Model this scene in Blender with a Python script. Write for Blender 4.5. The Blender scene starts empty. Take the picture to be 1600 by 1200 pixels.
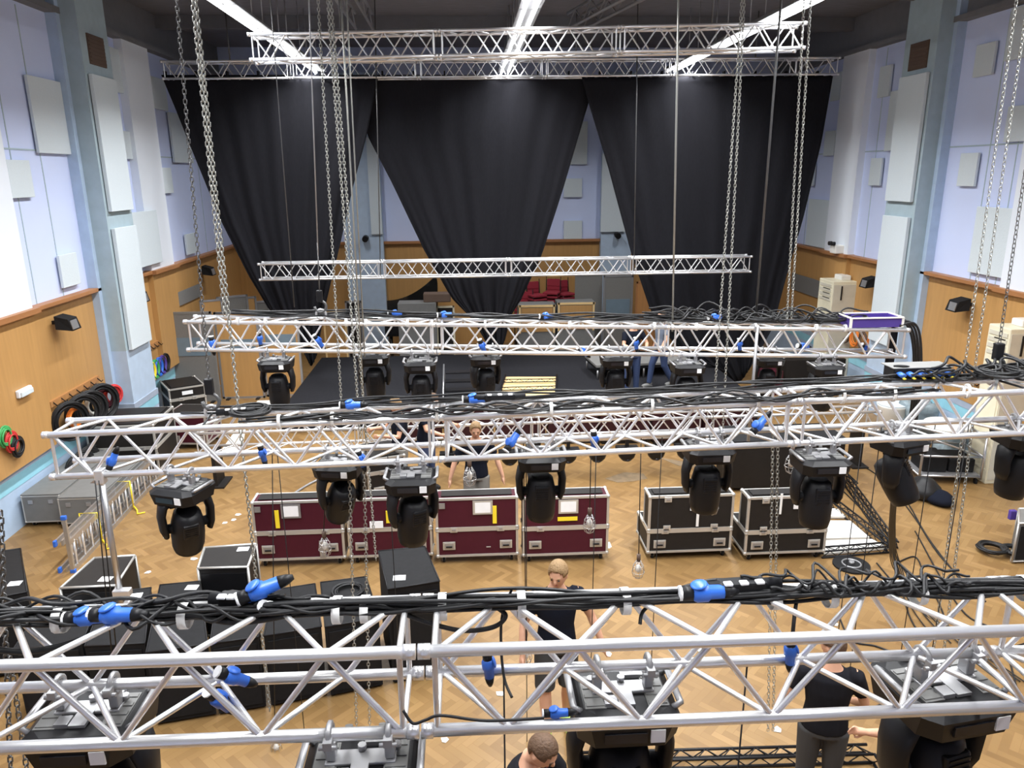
import bpy, bmesh, math, random
from mathutils import Vector, Matrix, Euler
random.seed(7)
S = bpy.context.scene
COL = S.collection
PI = math.pi
# ---------------------------------------------------------------- camera
FPX, PITCH, YAW, ROLL, CH = 1180.0, math.radians(15.6), math.radians(3.35), math.radians(0.46), 5.2
F = Vector((math.sin(YAW)*math.cos(PITCH), math.cos(YAW)*math.cos(PITCH), -math.sin(PITCH)))
R0 = Vector((math.cos(YAW), -math.sin(YAW), 0)); U0 = R0.cross(F)
RR = R0*math.cos(ROLL) - U0*math.sin(ROLL); UU = U0*math.cos(ROLL) + R0*math.sin(ROLL)
cd = bpy.data.cameras.new('camera'); cam = bpy.data.objects.new('camera', cd); COL.objects.link(cam)
cd.sensor_width = 36; cd.lens = FPX/1600*36; cd.clip_start = .05; cd.clip_end = 200
cam.matrix_world = Matrix(((RR.x, UU.x, -F.x, 0), (RR.y, UU.y, -F.y, 0), (RR.z, UU.z, -F.z, CH), (0, 0, 0, 1)))
S.camera = cam
# ---------------------------------------------------------------- world, colour
W = bpy.data.worlds.new('world'); S.world = W; W.use_nodes = True
W.node_tree.nodes['Background'].inputs[0].default_value = (.75, .8, 1, 1)
W.node_tree.nodes['Background'].inputs[1].default_value = .03
S.view_settings.view_transform = 'Standard'; S.view_settings.look = 'None'
S.view_settings.gamma = 1; S.view_settings.use_curve_mapping = False
S.view_settings.exposure = 0.0
TUBE = 9.0      # emission of the fluorescent tubes
AREA = 118.0      # watts of each ceiling fitting

def P(x, y, X=None, Y=None, Z=None):
    """a point of the room: where the sight line of one photo pixel meets a plane of the room"""
    d = F + RR*((x-800)/FPX) + UU*((600-y)/FPX)
    o = Vector((0, 0, CH))
    if X is not None: t = X/d.x
    elif Y is not None: t = Y/d.y
    else: t = (Z-CH)/d.z
    return o + d*t
# ---------------------------------------------------------------- materials
def mat(name, col, rough=.6, metal=0.0, emit=0.0, noise=None, bump=0.0, spec=.5):
    m = bpy.data.materials.new(name); m.use_nodes = True
    n = m.node_tree.nodes; l = m.node_tree.links; b = n['Principled BSDF']
    b.inputs['Base Color'].default_value = (*col, 1); b.inputs['Roughness'].default_value = rough
    b.inputs['Metallic'].default_value = metal; b.inputs['Specular IOR Level'].default_value = spec
    if emit:
        b.inputs['Emission Color'].default_value = (*col, 1); b.inputs['Emission Strength'].default_value = emit
    tc = n.new('ShaderNodeTexCoord')
    sc, amt, st = noise if noise else (6, .12, (1, 1, 1))
    mp = n.new('ShaderNodeMapping'); mp.inputs['Scale'].default_value = st
    nz = n.new('ShaderNodeTexNoise'); nz.inputs['Scale'].default_value = sc; nz.inputs['Detail'].default_value = 4
    l.new(tc.outputs['Object'], mp.inputs[0]); l.new(mp.outputs[0], nz.inputs['Vector'])
    if not emit:
        mx = n.new('ShaderNodeMix'); mx.data_type = 'RGBA'
        mx.inputs['A'].default_value = (*[c*(1-amt) for c in col], 1); mx.inputs['B'].default_value = (*[min(1, c*(1+amt)) for c in col], 1)
        l.new(nz.outputs[0], mx.inputs['Factor']); l.new(mx.outputs['Result'], b.inputs['Base Color'])
    if bump:
        bp = n.new('ShaderNodeBump'); bp.inputs['Strength'].default_value = bump; bp.inputs['Distance'].default_value = .02
        l.new(nz.outputs[0], bp.inputs['Height']); l.new(bp.outputs[0], b.inputs['Normal'])
    return m

def mat_parquet():
    m = bpy.data.materials.new('herringbone_parquet'); m.use_nodes = True
    N = m.node_tree.nodes; L = m.node_tree.links; b = N['Principled BSDF']
    def M(op, a, c=None, d=None):
        q = N.new('ShaderNodeMath'); q.operation = op
        for i, v in enumerate((a, c, d)):
            if v is None: continue
            if isinstance(v, (int, float)): q.inputs[i].default_value = v
            else: L.new(v, q.inputs[i])
        return q.outputs[0]
    g = N.new('ShaderNodeNewGeometry'); mp = N.new('ShaderNodeMapping'); mp.vector_type = 'POINT'
    mp.inputs['Rotation'].default_value = (0, 0, PI/4); mp.inputs['Scale'].default_value = (1/.075,)*3
    L.new(g.outputs['Position'], mp.inputs[0])
    sp = N.new('ShaderNodeSeparateXYZ'); L.new(mp.outputs[0], sp.inputs[0])
    x, y = sp.outputs[0], sp.outputs[1]; n = 4
    i = M('FLOOR', x); j = M('FLOOR', y)
    k = M('FLOORED_MODULO', M('SUBTRACT', i, j), 2*n)
    hz = M('LESS_THAN', k, n-.5)
    ih, jh = M('SUBTRACT', i, k), j
    iv, jv = i, M('SUBTRACT', j, M('SUBTRACT', 2*n-1, k))
    def sel(a, c): return M('ADD', M('MULTIPLY', hz, a), M('MULTIPLY', M('SUBTRACT', 1, hz), c))
    idx, idy = sel(ih, iv), sel(jh, jv)
    cmb = N.new('ShaderNodeCombineXYZ'); L.new(idx, cmb.inputs[0]); L.new(idy, cmb.inputs[1]); L.new(hz, cmb.inputs[2])
    wn = N.new('ShaderNodeTexWhiteNoise'); wn.noise_dimensions = '3D'; L.new(cmb.outputs[0], wn.inputs['Vector'])
    fx = M('SUBTRACT', x, idx); fy = M('SUBTRACT', y, idy)
    la, lb = sel(fx, fy), sel(fy, fx)                      # along, across
    e1 = M('MINIMUM', M('MINIMUM', lb, M('SUBTRACT', 1, lb)), M('MINIMUM', la, M('SUBTRACT', n, la)))
    gap = M('LESS_THAN', e1, .035)
    cr = N.new('ShaderNodeValToRGB'); L.new(wn.outputs['Value'], cr.inputs[0])
    e = cr.color_ramp.elements
    e[0].color = (.225, .130, .048, 1); e[1].color = (.325, .198, .080, 1)
    e.new(.35).color = (.265, .158, .060, 1); e.new(.7).color = (.292, .178, .069, 1)
    nz = N.new('ShaderNodeTexNoise'); nz.inputs['Scale'].default_value = .55; nz.inputs['Detail'].default_value = 6
    L.new(g.outputs['Position'], nz.inputs['Vector'])
    mx = N.new('ShaderNodeMix'); mx.data_type = 'RGBA'; mx.blend_type = 'MULTIPLY'; mx.inputs['Factor'].default_value = 1
    c2 = N.new('ShaderNodeValToRGB'); L.new(nz.outputs[0], c2.inputs[0])
    c2.color_ramp.elements[0].position = .3; c2.color_ramp.elements[0].color = (.74, .70, .64, 1)
    c2.color_ramp.elements[1].position = .7; c2.color_ramp.elements[1].color = (1, 1, 1, 1)
    L.new(cr.outputs[0], mx.inputs['A']); L.new(c2.outputs[0], mx.inputs['B'])
    m2 = N.new('ShaderNodeMix'); m2.data_type = 'RGBA'; L.new(M('MULTIPLY', gap, .55), m2.inputs['Factor'])
    L.new(mx.outputs['Result'], m2.inputs['A']); m2.inputs['B'].default_value = (.2, .1, .035, 1)
    L.new(m2.outputs['Result'], b.inputs['Base Color'])
    b.inputs['Roughness'].default_value = .42; b.inputs['Specular IOR Level'].default_value = .4
    return m

M = {}
M['floor'] = mat_parquet()
M['lav'] = mat('lavender_paint', (.60, .68, .93), .7, noise=(1.2, .05, (1, 1, 1)))
M['white'] = mat('white_paint', (.76, .81, .88), .7, noise=(1.2, .04, (1, 1, 1)))
M['panel'] = mat('grey_white_fabric', (.62, .69, .73), .85, noise=(60, .05, (1, 1, 1)), bump=.2)
M['pil'] = mat('blue_green_paint', (.38, .48, .53), .6)
M['pil2'] = mat('pale_blue_paint', (.45, .56, .70), .6)
M['dado'] = mat('dado_blue_paint', (.42, .54, .70), .6)
M['cyan'] = mat('cyan_paint', (.30, .62, .74), .5)
M['ledge'] = mat('grey_blue_ledge', (.36, .42, .52), .6)
M['ceil'] = mat('dark_ceiling', (.17, .17, .19), .9, noise=(3, .3, (1, 6, 1)))
M['ceil2'] = mat('dark_ceiling_beam', (.16, .16, .17), .8)
M['wood'] = mat('wall_veneer', (.47, .26, .09), .5, noise=(5, .16, (3, 3, .25)))
M['wood2'] = mat('wall_veneer_brown', (.42, .20, .07), .5, noise=(5, .2, (3, 3, .25)))
M['woodp'] = mat('pale_plywood', (.85, .60, .28), .6, noise=(4, .15, (1, 6, 1)))
M['trim'] = mat('brown_ledge_wood', (.36, .16, .06), .5)
M['alu'] = mat('aluminium_tube', (.84, .84, .85), .30, .72, noise=(14, .05, (1, 1, 1)))
M['alu2'] = mat('brushed_steel', (.55, .55, .56), .35, .85)
M['alud'] = mat('dull_steel', (.40, .40, .41), .45, .7)
M['chain'] = mat('chain_steel', (.36, .36, .33), .4, .6)
M['chaind'] = mat('dark_chain', (.12, .12, .12), .4, .6)
M['black'] = mat('black_plastic', (.009, .009, .0105), .45, noise=(8, .2, (1, 1, 1)), spec=.28)
M['blackm'] = mat('black_matt', (.014, .014, .015), .8, noise=(20, .25, (1, 1, 1)), spec=.2)
M['cable'] = mat('black_rubber', (.014, .014, .015), .5, spec=.35)
M['cloth'] = mat('black_serge', (.011, .011, .014), .95, noise=(30, .3, (1, 1, .3)), spec=.15)
M['carpet'] = mat('black_stage_carpet', (.018, .018, .021), .95, noise=(25, .3, (1, 1, 1)), spec=.1)
M['maroon'] = mat('maroon_laminate', (.062, .008, .017), .5, noise=(12, .12, (1, 1, 1)), spec=.25)
M['dkmaroon'] = mat('dark_maroon_laminate', (.03, .008, .01), .6, spec=.2)
M['caseblk'] = mat('black_laminate', (.016, .014, .013), .55, noise=(12, .2, (1, 1, 1)), spec=.25)
M['edge'] = mat('aluminium_edging', (.55, .54, .51), .4, .55)
M['blue'] = mat('blue_connector', (.03, .14, .60), .35)
M['paper'] = mat('white_paper', (.85, .86, .87), .8)
M['tape'] = mat('white_tape', (.82, .82, .80), .6)
M['yellow'] = mat('yellow_tape', (.85, .65, .03), .5)
M['grey'] = mat('grey_board', (.18, .175, .165), .8, noise=(30, .1, (1, 1, 1)))
M['greyc'] = mat('grey_case', (.17, .17, .165), .6, noise=(10, .15, (1, 1, 1)))
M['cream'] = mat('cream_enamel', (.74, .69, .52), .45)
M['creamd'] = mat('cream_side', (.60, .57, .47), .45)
M['brownv'] = mat('brown_grille', (.11, .07, .05), .7)
M['navy'] = mat('navy_cloth', (.008, .010, .018), .95, spec=.15)
M['jeans'] = mat('blue_denim', (.03, .05, .12), .9, noise=(25, .2, (1, 1, 1)))
M['greyt'] = mat('grey_blue_cloth', (.16, .19, .25), .9)
M['shorts'] = mat('grey_shorts', (.20, .19, .17), .9)
M['dkshorts'] = mat('charcoal_shorts', (.045, .045, .045), .9)
M['skin'] = mat('skin', (.62, .34, .22), .55, noise=(12, .08, (1, 1, 1)))
M['hair'] = mat('brown_hair', (.10, .055, .03), .7, noise=(60, .4, (1, 1, 1)), bump=.5)
M['hairl'] = mat('light_brown_hair', (.30, .19, .09), .7, noise=(60, .3, (1, 1, 1)), bump=.5)
M['eye'] = mat('dark_eye', (.02, .015, .01), .2)
M['lip'] = mat('lip', (.45, .16, .12), .5)
M['neon'] = mat('neon_trainer', (.50, .75, .16), .5)
M['teal'] = mat('teal_trainer', (.16, .42, .42), .5)
M['red'] = mat('red_plastic', (.55, .03, .03), .5)
M['orange'] = mat('orange_plastic', (.9, .25, .03), .5)
M['green'] = mat('green_plastic', (.05, .35, .10), .5)
M['purple'] = mat('purple_lining', (.07, .04, .25), .5)
M['chairred'] = mat('red_upholstery', (.26, .015, .03), .85)
M['tube'] = mat('fluorescent_tube', (.96, .98, 1), .4, emit=TUBE)
M['lens'] = mat('lens_glass', (.03, .03, .035), .08, .3)
M['glass'] = mat('bulb_glass', (.75, .72, .66), .1)
M['whitep'] = mat('white_melamine', (.78, .77, .72), .5)
M['piano'] = mat('piano_lacquer', (.012, .012, .012), .12)
M['stain'] = mat('dark_floor_stain', (.20, .14, .08), .7, noise=(9, .5, (1, 1, 1)))
M['bagg'] = mat('grey_polythene', (.24, .30, .33), .25, noise=(9, .5, (1, 1, 1)), bump=1)
M['bluew'] = mat('blue_window_glass', (.16, .22, .27), .25)

# ---------------------------------------------------------------- mesh helpers
class MB:
    def __init__(s): s.b = bmesh.new(); s.mi = 0
    def _fin(s, faces, smooth=False):
        for f in faces: f.material_index = s.mi; f.smooth = smooth
    def box(s, c, d, rot=None, bev=0.0):
        r = bmesh.ops.create_cube(s.b, size=1)
        v = r['verts']
        for q in v: q.co = Vector((q.co.x*d[0], q.co.y*d[1], q.co.z*d[2]))
        fs = set(f for q in v for f in q.link_faces)
        if bev:
            es = list(set(e for q in v for e in q.link_edges))
            r2 = bmesh.ops.bevel(s.b, geom=es, offset=bev, segments=2, profile=.5, affect='EDGES')
            v = list(set(q for f in r2['faces'] for q in f.verts) | set(q for f in r2['faces'] for e in f.edges for q in e.verts))
            fs = set(f for q in v for f in q.link_faces)
            v = list(set(q for f in fs for q in f.verts))
        mt = Matrix.Translation(Vector(c)) @ (rot.to_4x4() if rot is not None else Matrix.Identity(4))
        for q in v: q.co = mt @ q.co
        s._fin(fs); return s
    def hexa(s, p):           # eight corners: bottom 4 then top 4, ccw
        v = [s.b.verts.new(q) for q in p]
        fs = [s.b.faces.new([v[i] for i in t]) for t in ((3,2,1,0),(4,5,6,7),(0,1,5,4),(1,2,6,5),(2,3,7,6),(3,0,4,7))]
        s._fin(fs); return s
    def quad(s, *p):
        f = s.b.faces.new([s.b.verts.new(q) for q in p]); s._fin([f]); return s
    def prism(s, pts, h, axis=2):     # polygon in a plane pushed by vector h
        h = Vector(h); a = [s.b.verts.new(p) for p in pts]; c = [s.b.verts.new(Vector(p)+h) for p in pts]
        n = len(pts); fs = [s.b.faces.new(a[::-1]), s.b.faces.new(c)]
        for i in range(n): fs.append(s.b.faces.new((a[i], a[(i+1) % n], c[(i+1) % n], c[i])))
        s._fin(fs); return s
    def tube(s, pts, r, n=8, cap=True, closed=False, radii=None, ell=None):
        pts = [Vector(p) for p in pts]; rings = []; m = len(pts)
        prev = None
        for i, p in enumerate(pts):
            if closed: t = (pts[(i+1) % m]-pts[i-1])
            else: t = pts[min(i+1, m-1)] - pts[max(i-1, 0)]
            t = t.normalized() if t.length > 1e-9 else Vector((0, 0, 1))
            if prev is None:
                a = Vector((0, 1, 0)) if abs(t.y) < .85 else Vector((1, 0, 0))
                u = (a - t*a.dot(t)).normalized()
            else: u = (prev - t*prev.dot(t)).normalized()
            prev = u; w = t.cross(u)
            ra = radii[i] if radii else r
            ru, rw = (ra if not isinstance(ra, tuple) else ra[0]), (ra if not isinstance(ra, tuple) else ra[1])
            rings.append([s.b.verts.new(p + u*(math.cos(2*PI*k/n)*ru) + w*(math.sin(2*PI*k/n)*rw)) for k in range(n)])
        fs = []
        for i in range(m if closed else m-1):
            a, c = rings[i], rings[(i+1) % m]
            for k in range(n): fs.append(s.b.faces.new((a[k], a[(k+1) % n], c[(k+1) % n], c[k])))
        s._fin(fs, True)
        if cap and not closed:
            s._fin([s.b.faces.new(rings[0][::-1]), s.b.faces.new(rings[-1])])
        return s
    def ball(s, c, r, rot=None, u=14, v=10):
        r = r if isinstance(r, (tuple, list)) else (r, r, r)
        q = bmesh.ops.create_uvsphere(s.b, u_segments=u, v_segments=v, radius=1)['verts']
        mt = Matrix.Translation(Vector(c)) @ (rot.to_4x4() if rot is not None else Matrix.Identity(4)) @ Matrix.Diagonal((*r, 1))
        for w in q: w.co = mt @ w.co
        s._fin(set(f for w in q for f in w.link_faces), True); return s
    def torus(s, c, R_, r, rot=None, n=20, m=6):
        rot = rot or Matrix.Identity(3); c = Vector(c)
        return s.tube([c + rot @ Vector((math.cos(2*PI*i/n)*R_, math.sin(2*PI*i/n)*R_, 0)) for i in range(n)], r, m, closed=True)
    def me(s, name):
        m = bpy.data.meshes.new(name); bmesh.ops.recalc_face_normals(s.b, faces=s.b.faces); s.b.to_mesh(m); s.b.free(); return m
    def obj(s, name, mats, parent=None, origin=None):
        mats = mats if isinstance(mats, (list, tuple)) else [mats]
        if origin is not None:
            o_ = Vector(origin)
            for v in s.b.verts: v.co -= o_
        m = s.me(name)
        for q in mats: m.materials.append(M[q] if isinstance(q, str) else q)
        o = bpy.data.objects.new(name, m); COL.objects.link(o)
        if origin is not None: o.location = origin
        if parent is not None: o.parent = parent
        return o
    # centre of verts
    def low(s):
        vs = [v.co for v in s.b.verts]; a = Vector((min(v.x for v in vs), min(v.y for v in vs), min(v.z for v in vs))); c = Vector((max(v.x for v in vs), max(v.y for v in vs), max(v.z for v in vs)))
        return Vector(((a.x+c.x)/2, (a.y+c.y)/2, a.z))

def tag(o, label=None, cat=None, group=None, kind=None):
    if label: o['label'] = label
    if cat: o['category'] = cat
    if group: o['group'] = group
    if kind: o['kind'] = kind
    return o
def thing(name, label, cat, loc=(0, 0, 0), rz=0, group=None):
    o = bpy.data.objects.new(name, None); COL.objects.link(o); o.location = loc; o.rotation_euler = (0, 0, rz)
    o.empty_display_size = .1
    return tag(o, label, cat, group)
def solo(mb, name, mats, label, cat, group=None):
    return tag(mb.obj(name, mats, origin=mb.low()), label, cat, group)
def struct(mb, name, mats, parent=None):
    o = mb.obj(name, mats, parent)
    if parent is None: o['kind'] = 'structure'
    return o
def copy_tree(o, parent=None):
    c = o.copy(); COL.objects.link(c)
    if parent is not None: c.parent = parent
    for ch in list(o.children): copy_tree(ch, c)
    return c
ORD = ['first', 'second', 'third', 'fourth', 'fifth', 'sixth', 'seventh', 'eighth', 'ninth', 'tenth', 'eleventh', 'twelfth', 'thirteenth', 'fourteenth', 'fifteenth', 'sixteenth', 'seventeenth', 'eighteenth', 'nineteenth', 'twentieth']
def Rz(a): return Matrix.Rotation(a, 3, 'Z')
def Rx(a): return Matrix.Rotation(a, 3, 'X')
def Ry(a): return Matrix.Rotation(a, 3, 'Y')
def wob(a, b, n, amp, seed=0, sag=0.0):
    r = random.Random(seed); a = Vector(a); b = Vector(b); ph = [r.uniform(0, 6.28) for _ in range(6)]; k = [r.uniform(2, 9) for _ in range(3)]
    out = []
    for i in range(n+1):
        t = i/n; p = a.lerp(b, t); e = min(1, 6*t, 6*(1-t))
        p += Vector((0, math.sin(k[0]*t*6+ph[0])*amp*e + math.sin(k[1]*t*6+ph[3])*amp*.5*e, math.sin(k[2]*t*6+ph[1])*amp*.7*e - sag*4*t*(1-t)))
        out.append(p)
    return out

# ================================================================ THE SHELL
XL, XR, YB, YF, ZC = -6.95, 9.40, 23.6, -4.0, 8.7
ZW = 3.17
struct(MB().box(((XL+XR)/2, (YB+YF)/2, -.05), (XR-XL+.6, YB-YF+.6, .1)), 'floor', 'floor')
struct(MB().box(((XL+XR)/2, (YB+YF)/2, ZC+.05), (XR-XL+.6, YB-YF+.6, .1)), 'ceiling', 'ceil')
wl = MB().box((XL-.1, (YB+YF)/2, ZC/2), (.2, YB-YF+.4, ZC)); struct(wl, 'wall_left', 'lav')
wr = MB().box((XR+.1, (YB+YF)/2, ZC/2), (.2, YB-YF+.4, ZC)); struct(wr, 'wall_right', 'lav')
struct(MB().box(((XL+XR)/2, YB+.1, ZC/2), (XR-XL, .2, ZC)), 'wall_back', 'lav')
struct(MB().box(((XL+XR)/2, YF-.1, ZC/2), (XR-XL, .2, ZC)), 'wall_front', 'lav')
tn = [0]
def trim(mb, mats):
    tn[0] += 1; return struct(mb, 'trim_%d' % tn[0], mats)
# side walls: dado, cyan stripe, ledge, veneer, brown ledge, cornice
for sx, x0 in ((1, XL), (-1, XR)):
    L_ = YB-YF; yc = (YB+YF)/2
    trim(MB().box((x0+sx*.010, yc, .32), (.02, L_, .64)), 'dado')
    trim(MB().box((x0+sx*.014, yc, .74), (.028, L_, .20)), 'cyan')
    trim(MB().box((x0+sx*.018, yc, .905), (.036, L_, .13)), 'ledge')
    trim(MB().box((x0+sx*.0225, yc, (ZW+.97)/2), (.045, L_, ZW-.97)), 'wood')
    trim(MB().box((x0+sx*.09, yc, ZW+.02), (.18, L_, .07), bev=.01), 'trim')
    trim(MB().box((x0+sx*.10, yc, 7.90), (.2, L_, .10)).box((x0+sx*.02, yc, (7.95+ZC)/2), (.04, L_, ZC-7.95)), 'ceil2')
    trim(MB().box((x0+sx*.004, yc, 5.62), (.012, L_, .025)), 'pil')
trim(MB().box(((XL+XR)/2, YB-.03, ZW/2), (XR-XL, .06, ZW)), 'wood')
trim(MB().box(((XL+XR)/2, YB-.09, ZW+.02), (XR-XL, .18, .07)), 'trim')
# projecting wall bands, white above and veneer below
def band(sx, x0, y0, y1, d=.16):
    yc, L_ = (y0+y1)/2, abs(y1-y0)
    q = MB(); q.box((x0+sx*d/2, yc, (ZW+.05+7.85)/2), (d, L_, 7.85-ZW-.05)); q.mi = 1
    q.box((x0+sx*d/2, yc, (ZW+.97)/2), (d, L_, ZW-.97)); q.mi = 2
    q.box((x0+sx*(d/2+.05), yc, ZW+.02), (d+.1, L_+.1, .08))
    trim(q, ['white', 'wood', 'trim'])
def YL(x, y, d=0): return P(x, y, X=XL+d).y
def YR(x, y, d=0): return P(x, y, X=XR-d).y
band(1, XL, 8.2, YL(50, 476, .16)); band(1, XL, YL(236, 409, .16), YL(271, 402, .16))
band(-1, XR, 8.2, YR(1563, 441, .16)); band(-1, XR, YR(1324, 397, .16), YR(1288, 390, .16))
# vertical seams
for sx, x0, ys in ((1, XL, (12.55, 13.4, 18.2, 21.0, 22.4)), (-1, XR, (12.9, 13.6, 17.5, 20.8, 22.0))):
    for y_ in ys: trim(MB().box((x0+sx*.003, y_, 5.5), (.010, .02, 4.6)), 'pil')
# pilasters
PX = .46
for sx, x0, y0, y1 in ((1, XL, 14.4, 15.5), (-1, XR, 14.9, 16.0)):
    q = MB(); xc = x0+sx*PX/2; q.box((xc, (y0+y1)/2, (2.0+ZC)/2), (PX, y1-y0, ZC-2.0)); q.mi = 1
    q.box((xc, (y0+y1)/2, (2.0+.84)/2), (PX, y1-y0, 1.16)); q.mi = 2
    q.box((xc, (y0+y1)/2, .74), (PX+.02, y1-y0+.04, .20)); q.mi = 3
    q.box((xc, (y0+y1)/2, .32), (PX+.01, y1-y0+.02, .64)); q.mi = 4
    q.box((xc, (y0+y1)/2, .9), (PX+.04, y1-y0+.06, .12))
    q.mi = 5
    q.box((x0+sx*.09, y0-.06, (ZC+.97)/2), (.18, .12, ZC-.97))
    trim(q, ['pil', 'pil2', 'cyan', 'dado', 'ledge', 'white' if 0 else 'dado'])
# back wall pillars
for xa, xb in ((543, 601), (938, 985), (1240, 1290), (360, 400)):
    a, b_ = P(xa, 420, Y=YB-.3), P(xb, 420, Y=YB-.3)
    if xa in (1240, 360): continue
    trim(MB().box(((a.x+b_.x)/2, YB-.15, 4.0), (b_.x-a.x, .3, 8.0)), 'pil2' if 1 else 'pil')
for qd, lb in ((((572, 215), (598, 215), (598, 366), (572, 366)), 'long grey panel on the pillar between left and middle curtains'), (((941, 240), (976, 240), (976, 362), (941, 362)), 'long grey panel on the pillar between middle and right curtains'),
  (((881, 345), (909, 345), (909, 373), (881, 373)), 'lower small panel on the back wall between middle and right curtains'), (((881, 279), (909, 279), (909, 308), (881, 308)), 'upper small panel on the back wall between middle and right curtains'), (((880, 190), (917, 190), (917, 257), (880, 257)), 'large panel high on the back wall between middle and right curtains')):
    yy = YB-.35 if 'pillar' in lb else YB-.05; a, b_ = P(*qd[0], Y=yy), P(*qd[2], Y=yy)
    if 'pillar' in lb: pass
    solo_later = (a, b_, yy, lb)
    q = MB().box(((a.x+b_.x)/2, yy+.0, (a.z+b_.z)/2), (b_.x-a.x, .08, a.z-b_.z), bev=.006); tag(q.obj('acoustic_absorber', 'panel', origin=q.low()), lb, 'acoustic panel', 'panels on the back wall')
# roof beams and lattice girders under the dark ceiling
for i, y_ in enumerate((9.5, 12.5, 15.8, 19.2)):
    trim(MB().box(((XL+XR)/2, y_, ZC-.14), (XR-XL, .22, .28)), 'ceil2')
def girder(a, b, nm):
    a, b = Vector(a), Vector(b); q = MB(); w = (b-a).normalized().cross(Vector((0, 0, 1)))*.17; n = 14
    for s_ in (-1, 1):
        q.tube([a+w*s_, b+w*s_], .03, 6); q.tube([a+w*s_+Vector((0, 0, .3)), b+w*s_+Vector((0, 0, .3))], .03, 6)
        q.tube([a.lerp(b, i/n)+w*s_+Vector((0, 0, .3*(i % 2))) for i in range(n+1)], .015, 5)
    trim(q, 'alud')
girder((-1.9, 9.0, 8.1), (-2.0, 17.2, 8.1), 'a'); girder((3.7, 11.0, 8.1), (2.4, 17.2, 8.1), 'b')

# ================================================================ CEILING LIGHTS (three rows of fluorescent fittings)
def light_fitting():
    t = thing('fluorescent_fitting', '', 'ceiling light')
    MB().prism([(-.17, -.93, 0), (.17, -.93, 0), (.10, -.93, .09), (-.10, -.93, .09)], (0, 1.86, 0)).obj('housing', 'alud', t)
    for sx in (-.08, .08): MB().tube([(sx, -.9, -.025), (sx, .9, -.025)], .022, 8).obj('fluorescent_tube', 'tube', t)
    for sy in (-.6, .6): MB().tube([(0, sy, .09), (0, sy, 1.1)], .01, 5).obj('hanger_rod', 'alud', t)
    ld = bpy.data.lights.new('tube_light', 'AREA'); ld.shape = 'RECTANGLE'; ld.size = .26; ld.size_y = 1.8; ld.spread = 2.5; ld.energy = AREA; ld.color = (.97, .985, 1)
    lo = bpy.data.objects.new('tube_light', ld); COL.objects.link(lo); lo.parent = t; lo.location = (0, 0, -.055)
    return t
ZL = 7.6
rows = [(P(500, 112, Z=ZL), 'left'), (P(788, 114, Z=ZL), 'middle'), (P(1048, 110, Z=ZL), 'right')]
LF = light_fitting(); first = True
for e, side in rows:
    for i in range(10):
        o = LF if first else copy_tree(LF); first = False
        o.location = (e.x, e.y-.93-i*1.9, ZL)
        if i == 0: lb = 'white fluorescent ceiling fitting at the far end of the %s row, by the curtains' % side
        elif i <= 4: lb = 'white fluorescent ceiling fitting, %s from the far end of the %s row' % (ORD[i], side)
        else: lb = 'fluorescent ceiling fitting of the %s row, overhead nearer the camera' % side
        o['label'] = lb; o['group'] = 'fluorescent fittings of the %s row' % side
# ================================================================ TRUSSES
def truss(name, label, joints, h=.35, w=.35, rc=.025, rb=.0125, group=None, mt='alu'):
    """joints: points along the front top chord"""
    js = [Vector(j) for j in joints]
    t = thing(name, label, 'truss', js[0], 0, group); O = js[0]
    for a, b in zip(js[:-1], js[1:]):
        d = (b-a); L_ = d.length; d.normalize(); wv = Vector((-d.y, d.x, 0)).normalized()*w; hv = Vector((0, 0, -h))
        a0, b0 = a-O, b-O; cs = [Vector(), wv, wv+hv, hv]     # front top, rear top, rear bottom, front bottom
        q = MB()
        for c in cs: q.tube([a0+c+d*.006, b0+c-d*.006], rc, 10)
        for e in (a0+d*.065, b0-d*.065):
            for i in range(4): q.tube([e+cs[i], e+cs[(i+1) % 4]], rb, 6, cap=False)
        for e, s_ in ((a0, 1), (b0, -1)):      # couplers
            for c in cs: q.tube([e+c+d*s_*.004, e+c+d*s_*.05], rc*1.18, 8)
        sec = q.obj('truss_section', mt, t)
        usable = L_-.15; n = max(3, int(round(usable/.255))); n += (n+1) % 2
        for f in range(4):
            c0, c1 = cs[f], cs[(f+1) % 4]; z = MB(); st = f % 2
            pts = []
            for i in range(n+1):
                c = c0 if (i+st) % 2 == 0 else c1
                pts.append(a0 + d*(.075+usable*i/n) + c)
            for i in range(n): z.tube([pts[i], pts[i+1]], rb, 6, cap=False)
            z.obj('lattice', mt, sec)
    return t
def jline(px, Y0, Y1, ya, yb):
    """points on a straight chord given the end pixels and the pixel columns of the joints"""
    A = P(px[0], ya, Y=Y0); B = P(px[-1], yb, Y=Y1); out = [A]
    for x in px[1:-1]:
        lo, hi = 0.0, 1.0
        for _ in range(40):
            m_ = (lo+hi)/2; p = A.lerp(B, m_); v = p-Vector((0, 0, CH)); sx = 800+FPX*v.dot(RR)/v.dot(F)
            if sx < x: lo = m_
            else: hi = m_
        out.append(A.lerp(B, lo))
    return out+[B]
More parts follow.
